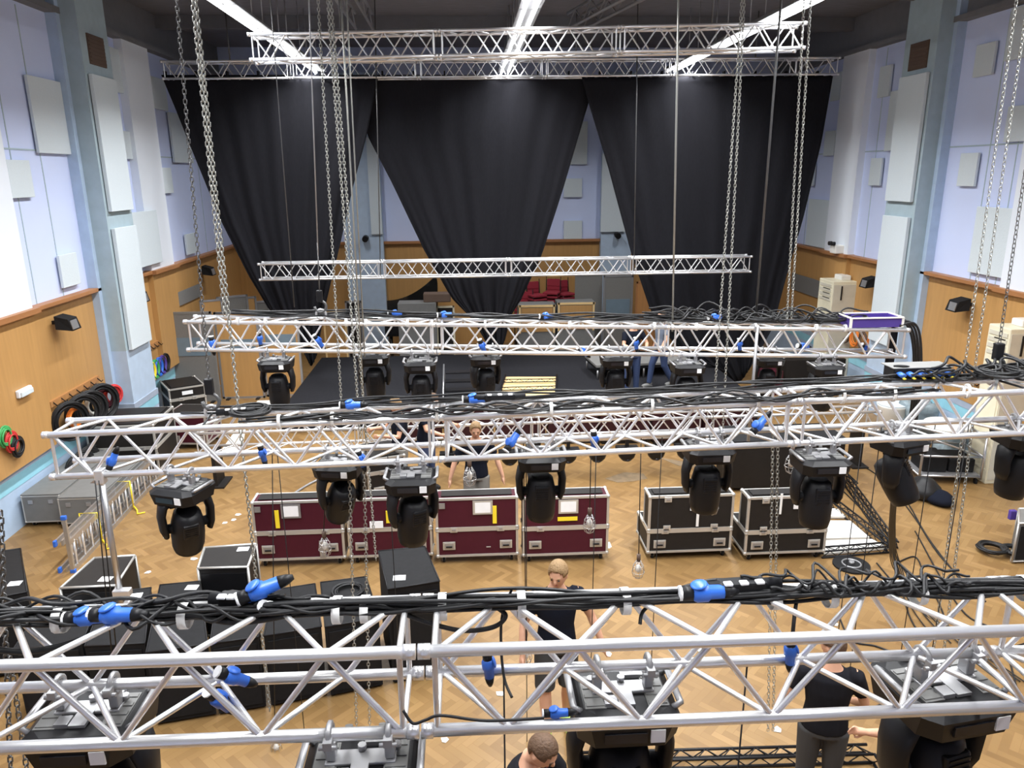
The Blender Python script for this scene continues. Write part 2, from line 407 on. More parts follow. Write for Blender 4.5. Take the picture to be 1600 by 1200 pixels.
# nearest truss runs out of the picture on both sides
n0 = jline([0, 651, 1600], 2.45, 2.45, 1041, 985); dd = (n0[2]-n0[0]).normalized()
T1 = [n0[1]-dd*2.5, n0[1], n0[1]+dd*2.5, n0[1]+dd*4.0]
truss('lighting_truss', 'silver lattice truss nearest the camera, thick black cable bundle on top', T1)
n0 = jline([66, 683, 1246, 1600], 5.75, 5.5, 680, 612); d2 = (n0[3]-n0[0]).normalized()
T2 = [n0[0], n0[1], n0[2], n0[2]+d2*2.9]
truss('lighting_truss', 'silver lattice truss above the red flight cases, second nearest, with lamps and cables', T2)
T4 = jline([286, 681, 1048, 1422], 9.35, 9.2, 503, 516)
truss('lighting_truss', 'silver truss hanging in front of the stage with a purple crate on its right end', T4)
T3 = jline([402, 595, 795, 990, 1176], 17.3, 17.3, 413, 401)
truss('lighting_truss', 'bare silver truss hanging level in front of the black curtains, no lamps', T3)
T5 = jline([386, 683, 970, 1262], 12.4, 12.4, 54, 36)
truss('lighting_truss', 'bright silver truss high up under the ceiling lights in front of the curtain truss', T5)
T6 = jline([250, 452, 652, 852, 1051, 1250, 1314], 18.0, 18.0, 96, 90)
truss('curtain_truss', 'long dim truss high up carrying the three black curtains', T6)
T7 = jline([300, 560, 838, 1110, 1378], 12.4, 12.4, 678, 643)
truss('floor_truss', 'low silver truss near the floor before the stage, seen through the second truss', T7)
for xx in (T7[0].x+.3, T7[2].x, T7[4].x-.3):
    zz = T7[0].lerp(T7[4], (xx-T7[0].x)/(T7[4].x-T7[0].x)).z-.35-.025
    q = MB().box((xx, 12.58, zz/2), (.06, .40, zz)); q.box((xx, 12.58, .015), (.3, .5, .03))
    solo(q, 'truss_stand', 'caseblk', 'dark stand under the low truss, ' + {0: 'at its left end', 1: 'at its middle', 2: 'at its right end'}[[T7[0].x+.3, T7[2].x, T7[4].x-.3].index(xx)], 'stand', 'stands under the low truss')

def chord(T, X, which):
    """point on a truss: which = ft, rt, rb, fb"""
    A, B = T[0], T[-1]; t = (X-A.x)/(B.x-A.x); p = A.lerp(B, t); d = (B-A).normalized(); w = Vector((-d.y, d.x, 0)).normalized()*.35
    if which[0] == 'r': p = p+w
    if which[1] == 'b': p = p+Vector((0, 0, -.35))
    return p
def chord_px(T, x, which):
    lo, hi = T[0].x-3, T[-1].x+3
    for _ in range(50):
        m_ = (lo+hi)/2; p = chord(T, m_, which); v = p-Vector((0, 0, CH)); sx = 800+FPX*v.dot(RR)/v.dot(F)
        if sx < x: lo = m_
        else: hi = m_
    return chord(T, lo, which)

# ================================================================ MOVING HEAD LAMPS
def moving_head():
    t = thing('moving_head_lamp', '', 'stage lamp')
    for sx in (-.1, .1):
        q = MB(); q.torus((sx, 0, 0), .038, .011, Ry(PI/2), 14, 6); q.box((sx, 0, -.06), (.035, .05, .06), bev=.006); q.box((sx, -.045, 0), (.03, .03, .03)); q.tube([(sx-.03, -.05, -.01), (sx+.03, -.05, -.01)], .008, 6)
        q.obj('clamp', 'alud', t)
    q = MB()      # bracket plate with fasteners
    q.box((0, 0, -.098), (.24, .07, .014), bev=.004); q.box((-.06, -.08, -.098), (.05, .05, .02)); q.box((.05, .08, -.098), (.09, .04, .02)); q.box((0, -.06, -.096), (.06, .10, .012))
    for sx in (-.12, 0, .12): q.tube([(sx, .03, -.09), (sx, .03, -.07)], .015, 8)
    q.obj('bracket', 'alud', t)
    q = MB()      # base
    z1, z0 = -.105, -.225
    def ring(z, a, b, c): return [(-a, -b+c, z), (-a+c, -b, z), (a-c, -b, z), (a, -b+c, z), (a, b-c, z), (a-c, b, z), (-a+c, b, z), (-a, b-c, z)]
    r1, r2, r3 = ring(z1, .165, .15, .05), ring(z1-.03, .20, .19, .05), ring(z0, .19, .175, .06)
    vs = [[q.b.verts.new(p) for p in r] for r in (r1, r2, r3)]
    fs = [q.b.faces.new(vs[0]), q.b.faces.new(vs[2][::-1])]
    for k in range(2):
        for i in range(8): fs.append(q.b.faces.new((vs[k][i], vs[k][(i+1) % 8], vs[k+1][(i+1) % 8], vs[k+1][i])))
    q._fin(fs)
    base = q.obj('base', 'black', t)
    for sx in (-.12, .12):
        q = MB().box((sx, -.015, -.104), (.08, .19, .006))
        for k in range(4): q.box((sx, -.09+k*.05, -.100), (.07, .02, .006))
        q.obj('top_vent', 'greyc', base)
    for sx in (-.06, .06): MB().tube([(sx, .12, -.11), (sx, .135, -.075)], .014, 8).obj('inlet_socket', 'greyc', base)
    q = MB(); q.box((-.02, -.187, -.175), (.16, .012, .04)); q.obj('display', 'lens', base)
    for sx in (-1, 1):
        q = MB(); q.tube([(sx*.17, -.10, -.125), (sx*.205, -.10, -.10), (sx*.205, .10, -.10), (sx*.17, .10, -.125)], .014, 6); q.obj('handle', 'alud', base)
    MB().box((.10, -.188, -.17), (.055, .008, .055)).obj('sticker', 'paper', base)
    yo = bpy.data.objects.new('yoke_pivot', None)
    q = MB()      # yoke, origin at pan axis
    for sx in (-1, 1):
        q.tube([(sx*.10, 0, -.0), (sx*.165, 0, -.03), (sx*.185, 0, -.12), (sx*.178, 0, -.24), (sx*.165, 0, -.30)], 1, 10, radii=[(.075, .03), (.085, .04), (.075, .033), (.07, .032), (.05, .022)])
    q.box((0, 0, -.012), (.26, .19, .05), bev=.01)
    y = q.obj('yoke', 'black', t); y.location = (0, 0, -.225)
    q = MB()      # head, origin at tilt axis
    prof = [(.15, (.085, .075)), (.12, (.125, .105)), (.03, (.14, .125)), (-.08, (.135, .13)), (-.20, (.125, .125)), (-.255, (.112, .112)), (-.262, (.10, .10))]
    q.tube([(0, 0, z) for z, _ in prof], 1, 20, radii=[r for _, r in prof])
    q.box((0, -.11, .03), (.12, .05, .14), bev=.012)
    for k in range(5): q.box((0, -.137, .08-k*.022), (.10, .006, .008))
    q.tube([(-.16, 0, 0), (.16, 0, 0)], .04, 12)
    hd = q.obj('head', 'black', y); hd.location = (0, 0, -.235)
    MB().ball((0, 0, -.25), (.092, .092, .02)).obj('lens', 'lens', hd)
    # note: thing > part > sub-part, so the lens is moved up a level
    ln = [c for c in hd.children][0]
    return t
def lamp_at(proto, T, px, which, pan, tilt, label, group, rz=0, swing=0.0, scale=1.0, drop=0.0):
    o = copy_tree(proto); p = chord_px(T, px, which); o.location = p + Vector((0, 0, -drop)); o.rotation_euler = (swing, 0, rz); o.scale = (scale,)*3
    for c in o.children:
        if c.name.startswith('yoke'): c.rotation_euler = (0, 0, pan)
        if c.name.startswith('head'):
            c.rotation_euler = Euler((tilt, 0, pan), 'XYZ')
    o['label'] = label; o['group'] = group; return o
# head is a part of its own so that the lens can be its sub-part
MH = moving_head()
for c in list(MH.children):
    if c.name == 'yoke':
        h_ = c.children[0]; h_.parent = MH; h_.location = (0, 0, -.46)
lamps = [
 (T1, 135, 'rb', 0, .15, 'black moving head lamp under the nearest truss, furthest left, behind the lattice', 1.1, 0),
 (T1, 562, 'fb', 0, .1, 'black moving head lamp under the nearest truss, cut off by the bottom edge', 1.12, 0),
 (T1, 973, 'rb', 0, .05, 'black moving head lamp in the middle of the nearest truss', 1.12, 0),
 (T1, 1478, 'rb', .1, -.1, 'black moving head lamp at the right of the nearest truss beside reaching hands', 1.2, .15),
 (T2, 282, 'fb', .9, .35, 'black moving head lamp at the left end of the second truss, head swung aside', 1.0, -.35),
 (T2, 528, 'rb', .7, .5, 'black moving head lamp tilted over the gap between the two left red cases', .95, -.15),
 (T2, 642, 'fb', .5, .15, 'black moving head lamp on chrome clamps before the second red case', 1.0, 0),
 (T2, 845, 'rb', 0, .05, 'black moving head lamp in front of the two right red cases', 1.0, 0),
 (T2, 1108, 'rb', 0, .05, 'black moving head lamp above the left black flight case', 1.0, 0),
 (T2, 1284, 'fb', 0, -.05, 'black moving head lamp above the right black flight case', 1.0, 0),
 (T2, 1408, 'rb', .6, -.5, 'black moving head lamp with a cable loom hanging behind, above the cable tangle', 1.0, .3),
 (T2, 1602, 'rb', .3, .1, 'black moving head lamp cut off by the right edge of the picture', 1.0, 0),
 (T4, 430, 'fb', 0, .05, 'black moving head lamp at the left end of the truss before the stage', 1.0, 0),
 (T4, 583, 'rb', 0, .1, 'black moving head lamp before the left black curtain, second on its truss', 1.0, 0),
 (T4, 656, 'fb', 0, .05, 'black moving head lamp to the left of the black stage steps', 1.0, 0),
 (T4, 758, 'rb', .5, .1, 'black moving head lamp between the stage steps and the yellow panels', 1.0, 0),
 (T4, 963, 'rb', 0, .05, 'black moving head lamp before the low grey riser', 1.0, 0),
 (T4, 1075, 'fb', 0, .05, 'black moving head lamp right of the walking person in jeans', 1.0, 0),
 (T4, 1202, 'rb', 0, .05, 'dark moving head lamp right of the thin pole under the stage truss', .9, 0),
 (T4, 1292, 'fb', 0, .1, 'black moving head lamp at the right end of the truss before the stage', 1.0, 0)]
for T, px, wh, pan, tilt, lb, sc, rz in lamps:
    lamp_at(MH, T, px, wh, pan, tilt, lb, 'moving head lamps', rz=rz, scale=sc)
def kill(o):
    for c in list(o.children): kill(c)
    bpy.data.objects.remove(o)
kill(MH)
# small domed lamps under the low truss
sl = thing('small_dome_lamp', '', 'stage lamp')
q = MB(); q.box((0, 0, -.07), (.05, .05, .12)); q.box((0, 0, -.14), (.34, .14, .06), bev=.01); q.obj('bracket', 'black', sl)
q = MB(); q.tube([(0, 0, -.15), (0, 0, -.20), (0, 0, -.27), (0, 0, -.32), (0, 0, -.335)], 1, 16, radii=[.14, .145, .12, .07, .03]); q.obj('dome', 'black', sl)
MB().ball((0, -.10, -.29), (.04, .02, .02)).obj('lens', 'lens', sl)
k = 0
for px in range(696, 1120, 46):
    o = sl if k == 0 else copy_tree(sl)
    p = chord_px(T7, px+8, 'fb'); o.location = p-Vector((0, 0, .0)); o.scale = (1.15, 1.15, 1.25)
    o['label'] = 'small black dome lamp under the low truss, %s from the left of its row' % ORD[k]; o['group'] = 'dome lamps under the low truss'; k += 1

# ================================================================ CURTAINS
def interp(pts, y):
    for (x0, y0), (x1, y1) in zip(pts[:-1], pts[1:]):
        if y <= y1: return x0+(x1-x0)*(y-y0)/(y1-y0) if y1 > y0 else x0
    return pts[-1][0]
def curtain(Lp, Rp, label, seed, bottom):
    r = random.Random(seed); nu, nv = 90, 40; b = MB(); ph = [r.uniform(0, 6) for _ in range(5)]; g = []
    yt = 117
    for j in range(nv+1):
        v = j/nv; row = []
        xl_, xr_ = interp(Lp, yt+(bottom-yt)*v), interp(Rp, yt+(bottom-yt)*v)
        for i in range(nu+1):
            u = i/nu
            yb = bottom - 26*abs(2*u-1)**1.5 if v > .75 else bottom
            yy = yt + (bottom-yt)*v - (26*abs(2*u-1)**1.5)*max(0, (v-.8)/.2)
            gat = .35+1.0*v
            edge = math.exp(-((min(u, 1-u))/.12)**2)
            w = (math.sin(u*34+ph[0]+1.2*math.sin(v*3+ph[1]))*.035 + math.sin(u*63+ph[2]+v*2)*.02)*gat + math.sin(u*15+v*5+ph[3])*.05*v
            w += math.sin(min(u, 1-u)*120)*.04*edge*v
            p = P(xl_+(xr_-xl_)*u, yy, Y=18.22+w+(.0, .0, .16, .0)[seed])
            row.append(b.b.verts.new(p))
        g.append(row)
    fs = [b.b.faces.new((g[j][i], g[j][i+1], g[j+1][i+1], g[j+1][i])) for j in range(nv) for i in range(nu)]
    b._fin(fs, True)
    o = solo(b, 'stage_curtain', 'cloth', label, 'curtain', 'black stage curtains')
    s_ = o.modifiers.new('thick', 'SOLIDIFY'); s_.thickness = .012
    return o
curtain([(252, 117), (272, 165), (300, 235), (345, 345), (388, 430), (430, 500), (476, 572)], [(592, 117), (573, 212), (552, 290), (532, 380), (508, 480), (497, 572)], 'leftmost of the three black curtains, gathered towards the floor at its right', 1, 572)
curtain([(556, 117), (574, 212), (612, 285), (662, 390), (702, 460), (738, 512), (758, 556)], [(934, 117), (919, 162), (880, 295), (846, 400), (818, 460), (800, 500), (789, 556)], 'middle black curtain, a wide triangle narrowing to the bottom above the stage', 2, 556)
curtain([(908, 117), (921, 165), (950, 260), (985, 390), (1015, 480), (1060, 560), (1130, 600)], [(1302, 117), (1284, 220), (1255, 340), (1226, 440), (1205, 520), (1172, 600)], 'rightmost of the three black curtains, hanging down to the stage at its foot', 3, 600)
for i in range(22):
    x_ = 258+i*48.5; p = P(x_, 115, Y=18.18)
    solo(MB().box(p, (.03, .14, .10)), 'curtain_tie', 'cloth', 'black curtain tie on the curtain truss', 'curtain tie', 'ties along the curtain truss')

# ================================================================ CHAINS, ROPES AND WIRES
def chain(x0, y0, x1, y1, Y, label, r=.0045, pitch=.036, mt='chain', group='hoist chains', ztop=8.69, zbot=None, hook=None):
    """straight hanging chain through two photo points in the plane Y"""
    a, b = P(x0, y0, Y=Y), P(x1, y1, Y=Y); d = (b-a).normalized()
    top = a + d*((ztop-a.z)/d.z); bot = b if zbot is None else a + d*((zbot-a.z)/d.z)
    q = MB(); n = int((top-bot).length/pitch); dn = (bot-top).normalized(); ux = Vector((1, 0, 0)); uy = Vector((0, 1, 0))
    for i in range(n):
        c = top+dn*(pitch*(i+.5)); s_ = ux if i % 2 else uy; hl, hw = pitch*.68, pitch*.33
        pts = [c+dn*hl*.6+s_*hw, c+dn*hl, c+dn*hl*.6-s_*hw, c-dn*hl*.6-s_*hw, c-dn*hl, c-dn*hl*.6+s_*hw]
        q.tube(pts, r, 4, closed=True)
    return tag(q.obj('hoist_chain', mt, origin=bot), label, 'chain', group), bot
def rope(x0, y0, x1, y1, Y, label, r=.008, mt='chain', ztop=8.69, zbot=None, nm='hanging_rope', cat='rope', group=None):
    a, b = P(x0, y0, Y=Y), P(x1, y1, Y=Y); d = (b-a).normalized()
    top = a + d*((ztop-a.z)/d.z); bot = b if zbot is None else a+d*((zbot-a.z)/d.z)
    return tag(MB().tube([top, top.lerp(bot, .5), bot], r, 6).obj(nm, mt, origin=bot), label, cat, group)
def hook(p, label, sc=1.0, legs=None):
    t = thing('chain_hoist_hook', label, 'hook', p)
    q = MB(); q.box((0, 0, .06), (.06*sc, .05*sc, .12*sc), bev=.01); q.obj('swivel_block', 'black', t)
    q = MB(); pts = [Vector((math.sin(a)*.06*sc, 0, -.06*sc+math.cos(a)*.06*sc)) for a in [i*PI*1.5/10 for i in range(11)]]
    q.tube(pts, .014*sc, 8); q.obj('hook', 'chaind', t)
    q = MB(); q.torus((0, 0, -.14*sc), .05*sc, .012*sc, Rx(PI/2)); q.obj('shackle', 'alu2', t)
    if legs:
        for l_ in legs:
            q = MB(); q.tube([Vector((0, 0, -.15*sc)), Vector(l_)-Vector(p)], .009, 6); q.obj('sling_leg', 'cable', t)
    return t
_, pb = chain(281, 60, 328, 615, 5.95, 'dark chain dropping to the hook at the left of the second truss', mt='chaind', r=.0035, pitch=.034)
a_ = chord(T2, pb.x, 'rt'); f_ = chord(T2, pb.x, 'ft')
hook(pb, 'dark hoist hook above the left part of the second truss', 1.1, [a_+Vector((-.3, 0, .02)), a_+Vector((.35, 0, .02)), f_+Vector((0, 0, .02))])
chain(301, 0, 352, 500, 6.45, 'thick pale double chain at the left, left strand', r=.0055, pitch=.038)
chain(306, 0, 358, 500, 6.50, 'thick pale double chain at the left, right strand reaching the floor', r=.0055, pitch=.038, zbot=.05)
chain(497, 0, 527, 520, 9.0, 'pale chain left of the twin chains at the left half of the stage truss', zbot=2.2)
chain(512, 0, 551, 520, 9.0, 'left one of the twin thick chains in the left half', zbot=2.0, r=.006)
chain(517, 0, 559, 520, 9.05, 'right one of the twin thick chains in the left half', zbot=.3, r=.006)
rope(533, 0, 560, 480, 9.3, 'left one of two straight pale ropes right of the twin chains', .011, zbot=1.9, group='pale ropes')
rope(546, 90, 566, 480, 9.3, 'right one of two straight pale ropes right of the twin chains', .009, zbot=3.0, group='pale ropes')
rope(432, 120, 460, 480, 9.9, 'thin dark wire hanging over the left curtain', .006, 'chaind', nm='hanging_wire', cat='wire')
rope(487, 120, 497, 400, 9.5, 'thin grey chain-fall line left of the pale chains', .008, 'alud', nm='hanging_wire', cat='wire')
hp = P(500, 470, Y=9.5); rope(496, 380, 500, 470, 9.5, 'short dark line down to the stage truss hook', .008, 'chaind', ztop=4.4, nm='hanging_wire', cat='wire')
hook(hp, 'dark hoist hook above the left part of the stage truss', 1.2, [chord(T4, hp.x-.75, 'rt'), chord(T4, hp.x+.75, 'rt'), chord(T4, hp.x-.6, 'ft'), chord(T4, hp.x+.6, 'ft')])
rope(588, 120, 594, 400, 17.3, 'thin dark wire holding the bare truss at its left third', .012, 'chaind', ztop=8.69, zbot=3.0, nm='hanging_wire', cat='wire')
rope(995, 120, 991, 400, 17.3, 'thin dark wire holding the bare truss at its right third', .012, 'chaind', ztop=8.69, zbot=3.0, nm='hanging_wire', cat='wire')
rope(1058, 120, 1051, 500, 9.5, 'straight pale rope hanging over the right curtain', .013, zbot=3.2)
_, c1 = chain(1151, 120, 1126, 480, 9.0, 'left strand of the pale chain pair over the right curtain', zbot=2.0)
chain(1157, 120, 1139, 480, 9.05, 'right strand of the pale chain pair over the right curtain', zbot=1.7)
chain(1252, 80, 1231, 470, 9.4, 'left strand of the chain pair along the right curtain edge', zbot=3.3)
chain(1262, 80, 1238, 470, 9.45, 'right strand of the chain pair along the right curtain edge', zbot=3.3)
chain(1560, 200, 1505, 590, 6.3, 'left strand of the faint chain pair over the far right veneer', r=.0035, pitch=.034, zbot=3.2)
chain(1577, 200, 1521, 590, 6.35, 'right strand of the faint chain pair over the far right veneer', r=.0035, pitch=.034, zbot=3.2)
_, pb = chain(1597, 300, 1558, 560, 5.9, 'dark chain dropping to the hook at the right of the second truss', mt='chaind', r=.004, pitch=.036)
a_ = chord(T2, pb.x, 'rt'); f_ = chord(T2, pb.x, 'ft')
hook(pb, 'dark hoist hook above the right part of the second truss', 1.2, [a_+Vector((-.3, 0, .02)), a_+Vector((.35, 0, .02)), f_+Vector((0, 0, .02))])
chain(1501, 700, 1466, 960, 5.9, 'left strand of the faint chain pair before the silver trolley', r=.004, ztop=3.1, zbot=.02)
chain(1515, 700, 1482, 960, 5.9, 'right strand of the faint chain pair before the silver trolley', r=.004, ztop=3.1, zbot=.02)
chain(547, 780, 551, 920, 5.9, 'left strand of the thin chain pair before the second red case', r=.0035, pitch=.034, ztop=3.0, zbot=.02)
chain(570, 780, 573, 920, 5.9, 'right strand of the thin chain pair before the second red case', r=.0035, pitch=.034, ztop=3.0, zbot=.02)
chain(1206, 780, 1204, 900, 5.9, 'left strand of the thin chain pair before the right black case', r=.003, pitch=.034, ztop=3.1, zbot=.02)
chain(1214, 780, 1212, 900, 5.9, 'right strand of the thin chain pair before the right black case', r=.003, pitch=.034, ztop=3.1, zbot=.02)
chain(3, 850, 8, 980, 3.6, 'coarse dark chain at the far left edge behind the nearest truss', r=.005, mt='chaind', ztop=3.6, zbot=.4)
chain(25, 1090, 40, 1190, 3.4, 'short dark chain below the nearest truss at the left', r=.004, mt='chaind', ztop=2.9, zbot=1.6)
for T_, xs, wh, nm_ in ((T5, (533, 1112), 'rt', 'high bright truss'), (T6, (360, 900, 1180), 'rt', 'curtain truss'), (T4, (1180,), 'rt', 'stage truss')):
    for k_, x_ in enumerate(xs):
        a = chord_px(T_, x_, wh); tag(MB().tube([a, (a.x, a.y, 8.69)], .014, 6).obj('truss_hanger', 'chaind', origin=a), 'dark hanger from the ceiling to the %s, %s from the left' % (nm_, ORD[k_]), 'hanger', 'truss hangers')
# pendant wires with caged bulbs
def pendant(px, pxb, yb, label):
    a = chord_px(T2, px, 'rb')-Vector((0, 0, .02)); b = P(pxb, yb, Y=a.y)
    t = thing('caged_pendant_bulb', label, 'pendant lamp', b, 0, 'caged bulbs on thin wires')
    MB().tube([a-b, Vector((0, 0, .17))], .0045, 5).obj('wire', 'cable', t)
    q = MB(); q.tube([(0, 0, .17), (0, 0, .10)], .018, 8); q.obj('bulb_holder', 'brownv', t)
    q = MB()
    for i in range(8):
        an = i*PI/4; q.tube([(math.cos(an)*r_, math.sin(an)*r_, z_) for r_, z_ in ((.018, .11), (.045, .06), (.055, 0), (.04, -.05), (.005, -.07))], .0025, 4)
    q.torus((0, 0, 0), .055, .0025, n=14, m=4); q.torus((0, 0, .06), .045, .0025, n=14, m=4); q.obj('cage', 'alu2', t)
    MB().ball((0, 0, .03), (.026, .026, .04)).obj('bulb', 'glass', t)
pendant(1002, 997, 893, 'caged bulb hanging beside the left black flight case')
pendant(818, 822, 1028, 'caged bulb hanging by the right hand of the man below the nearest truss')
pendant(924, 921, 822, 'caged bulb hanging before the rightmost maroon case')
pendant(511, 508, 858, 'caged bulb hanging before the leftmost maroon case')
pendant(732, 734, 748, 'caged bulb hanging before the shirt of the man behind the maroon cases')
pendant(1238, 1236, 728, 'caged bulb hanging left of the lamp above the right black case')
pendant(425, 432, 1172, 'caged bulb low on its wire at the bottom, left of centre')
pendant(1109, 1113, 793, 'caged bulb hanging below the lamp over the left black case')
for T_, px, lb in ((T2, 433, 'before the leftmost maroon case'), (T2, 605, 'before the second maroon case'), (T2, 822, 'between the two right maroon cases'), (T2, 1035, 'in front of the left black case'), (T2, 1350, 'right of the lamp over the right black case'), (T2, 1462, 'left of the faint chain pair at the right'), (T2, 1515, 'right of the faint chain pair at the right'), (T2, 1378, 'before the white boards on the floor'), (T1, 1168, 'from the nearest truss right of its middle lamp'), (T1, 787, 'from the nearest truss left of its middle lamp'), (T2, 932, 'left of the two before the rightmost maroon case')):
    a = chord_px(T_, px, 'rb'); tag(MB().tube([a, (a.x, a.y, 1.4), (a.x, a.y, 0)], .0042, 5).obj('hanging_wire', 'cable', origin=(a.x, a.y, 0)), 'thin black wire hanging down, '+lb, 'wire', 'thin black wires')

# ================================================================ CABLES ON THE TRUSSES
def bundle(T, xa, xb, which, n, r, spread, up, amp, seed, desc, grp, yo=0.0, zo=0.0):
    A, B = chord(T, xa, which), chord(T, xb, which)
    for i in range(n):
        rr = random.Random(seed*100+i); oy, oz = rr.uniform(-spread, spread)+yo, rr.uniform(.0, up)+zo
        pts = [p+Vector((0, oy, .03+oz)) for p in wob(A+Vector((rr.uniform(0, .3), 0, 0)), B-Vector((rr.uniform(0, .3), 0, 0)), 70, amp, seed*50+i)]
        for p in pts: p.z = max(p.z, A.lerp(B, (p.x-A.x)/(B.x-A.x)).z+(.030 if not yo else -.03))
        tag(MB().tube(pts, r*rr.uniform(.8, 1.25), 6).obj('power_cable', 'cable', origin=pts[0]), desc, 'cable', grp)
bundle(T1, -2.8, 3.2, 'rt', 15, .0080, .028, .055, .017, 1, 'black cable running in the thick bundle along the nearest truss', 'cables along the nearest truss', -.062, -.04)
bundle(T1, -2.8, -.5, 'rt', 6, .0075, .05, .05, .045, 7, 'black cable lying loose over the left part of the nearest truss', 'loose cables on the nearest truss', -.05, -.01)
bundle(T1, 1.1, 2.2, 'rt', 4, .006, .05, .06, .035, 8, 'thin black cable looping over the right part of the nearest truss', 'thin loops on the nearest truss', -.05, .0)
bundle(T2, -2.2, 4.6, 'rt', 5, .008, .03, .05, .03, 2, 'black cable lying along the rear top tube of the second truss', 'cables along the second truss')
bundle(T2, -1.8, 3.8, 'ft', 6, .008, .0, .03, .05, 3, 'black cable lying loose over the top of the second truss', 'loose cables on the second truss')
bundle(T4, -3.2, 5.2, 'rt', 6, .011, .03, .06, .04, 4, 'black cable along the rear of the truss before the stage', 'cables along the stage truss', 0.0, .0)
bundle(T4, 2.2, 5.4, 'rt', 9, .010, .16, .14, .10, 5, 'black cable in the heap on the right half of the stage truss', 'heaped cables on the stage truss')
bundle(T2, 3.5, 5.2, 'rt', 8, .010, .10, .12, .08, 6, 'black cable in the heap at the right end of the second truss', 'heaped cables on the second truss')
# straps
def strap(T, px, which, label, grp, w=.045, up=.0, r=.05, off=(0, 0)):
    p = chord_px(T, px, which)+Vector((0, off[0], off[1])); q = MB(); n = 14
    for s_ in (0,):
        ring = [(math.cos(2*PI*i/n)*r*1.1, math.sin(2*PI*i/n)*(r+up*.5)+up*.5) for i in range(n)]
        a = [q.b.verts.new((-w/2, y, z)) for y, z in ring]; b = [q.b.verts.new((w/2, y, z)) for y, z in ring]
        q._fin([q.b.faces.new((a[i], a[(i+1) % n], b[(i+1) % n], b[i])) for i in range(n)], True)
    o = q.obj('tape_strap', 'tape'); o.location = p; md = o.modifiers.new('t', 'SOLIDIFY'); md.thickness = .003
    return tag(o, label, 'strap', grp)
for i, px in enumerate((105, 296, 530, 573, 692, 813, 973, 1202, 1288, 1424, 1590)):
    strap(T1, px, 'rt', 'white tape strap round the cable bundle of the nearest truss, %s from the left' % ORD[i], 'straps on the nearest truss', .034, .0, .055, (-.045, -.004))
for i, px in enumerate((437, 520, 683, 861, 1018, 1183, 1316, 1395, 1510)):
    strap(T2, px, 'ft', 'white tape strap on the front top tube of the second truss, %s from the left' % ORD[i], 'straps on the second truss', .025, .05, .034)
for i, px in enumerate((372, 415, 541, 572, 637, 675, 758, 890, 1022, 1088, 1180, 1275, 1320)):
    strap(T4, px, 'ft', 'white tape strap on the front top tube of the stage truss, %s from the left' % ORD[i], 'straps on the stage truss', .03, .03, .034)
# connectors
def connector(p, ang, pitch, label, sc=1.0, grp=None, two=False):
    t = thing('cable_connector', label, 'connector', p, 0, grp); t.rotation_euler = (0, pitch, ang)
    q = MB(); q.tube([(0, 0, 0), (.015*sc, 0, 0), (.05*sc, 0, 0), (.055*sc, 0, 0), (.10*sc, 0, 0), (.105*sc, 0, 0)], 1, 12, radii=[.024*sc, .031*sc, .030*sc, .024*sc, .023*sc, .018*sc]); q.obj('connector_body', 'blue', t)
    q = MB(); q.tube([(.10*sc, 0, 0), (.13*sc, 0, 0), (.15*sc, 0, 0)], 1, 10, radii=[.024*sc, .018*sc, .009*sc]); q.obj('rubber_boot', 'black', t); MB().tube([(-.035*sc, 0, 0), (.005, 0, 0)], .024*sc, 10).obj('cable_gland', 'black', t); MB().ball((.02*sc, 0, .028*sc), (.028*sc, .028*sc, .009*sc), Ry(-.25)).obj('flap_cover', 'blue', t)
    q = MB(); q.tube([(-.043*sc, 0, 0), (-.035*sc, 0, 0)], .025*sc, 10); q.obj('connector_ring', 'paper', t)
    return t
def cpt(T, px, which, dz=0, dy=0): return chord_px(T, px, which)+Vector((0, dy, dz))
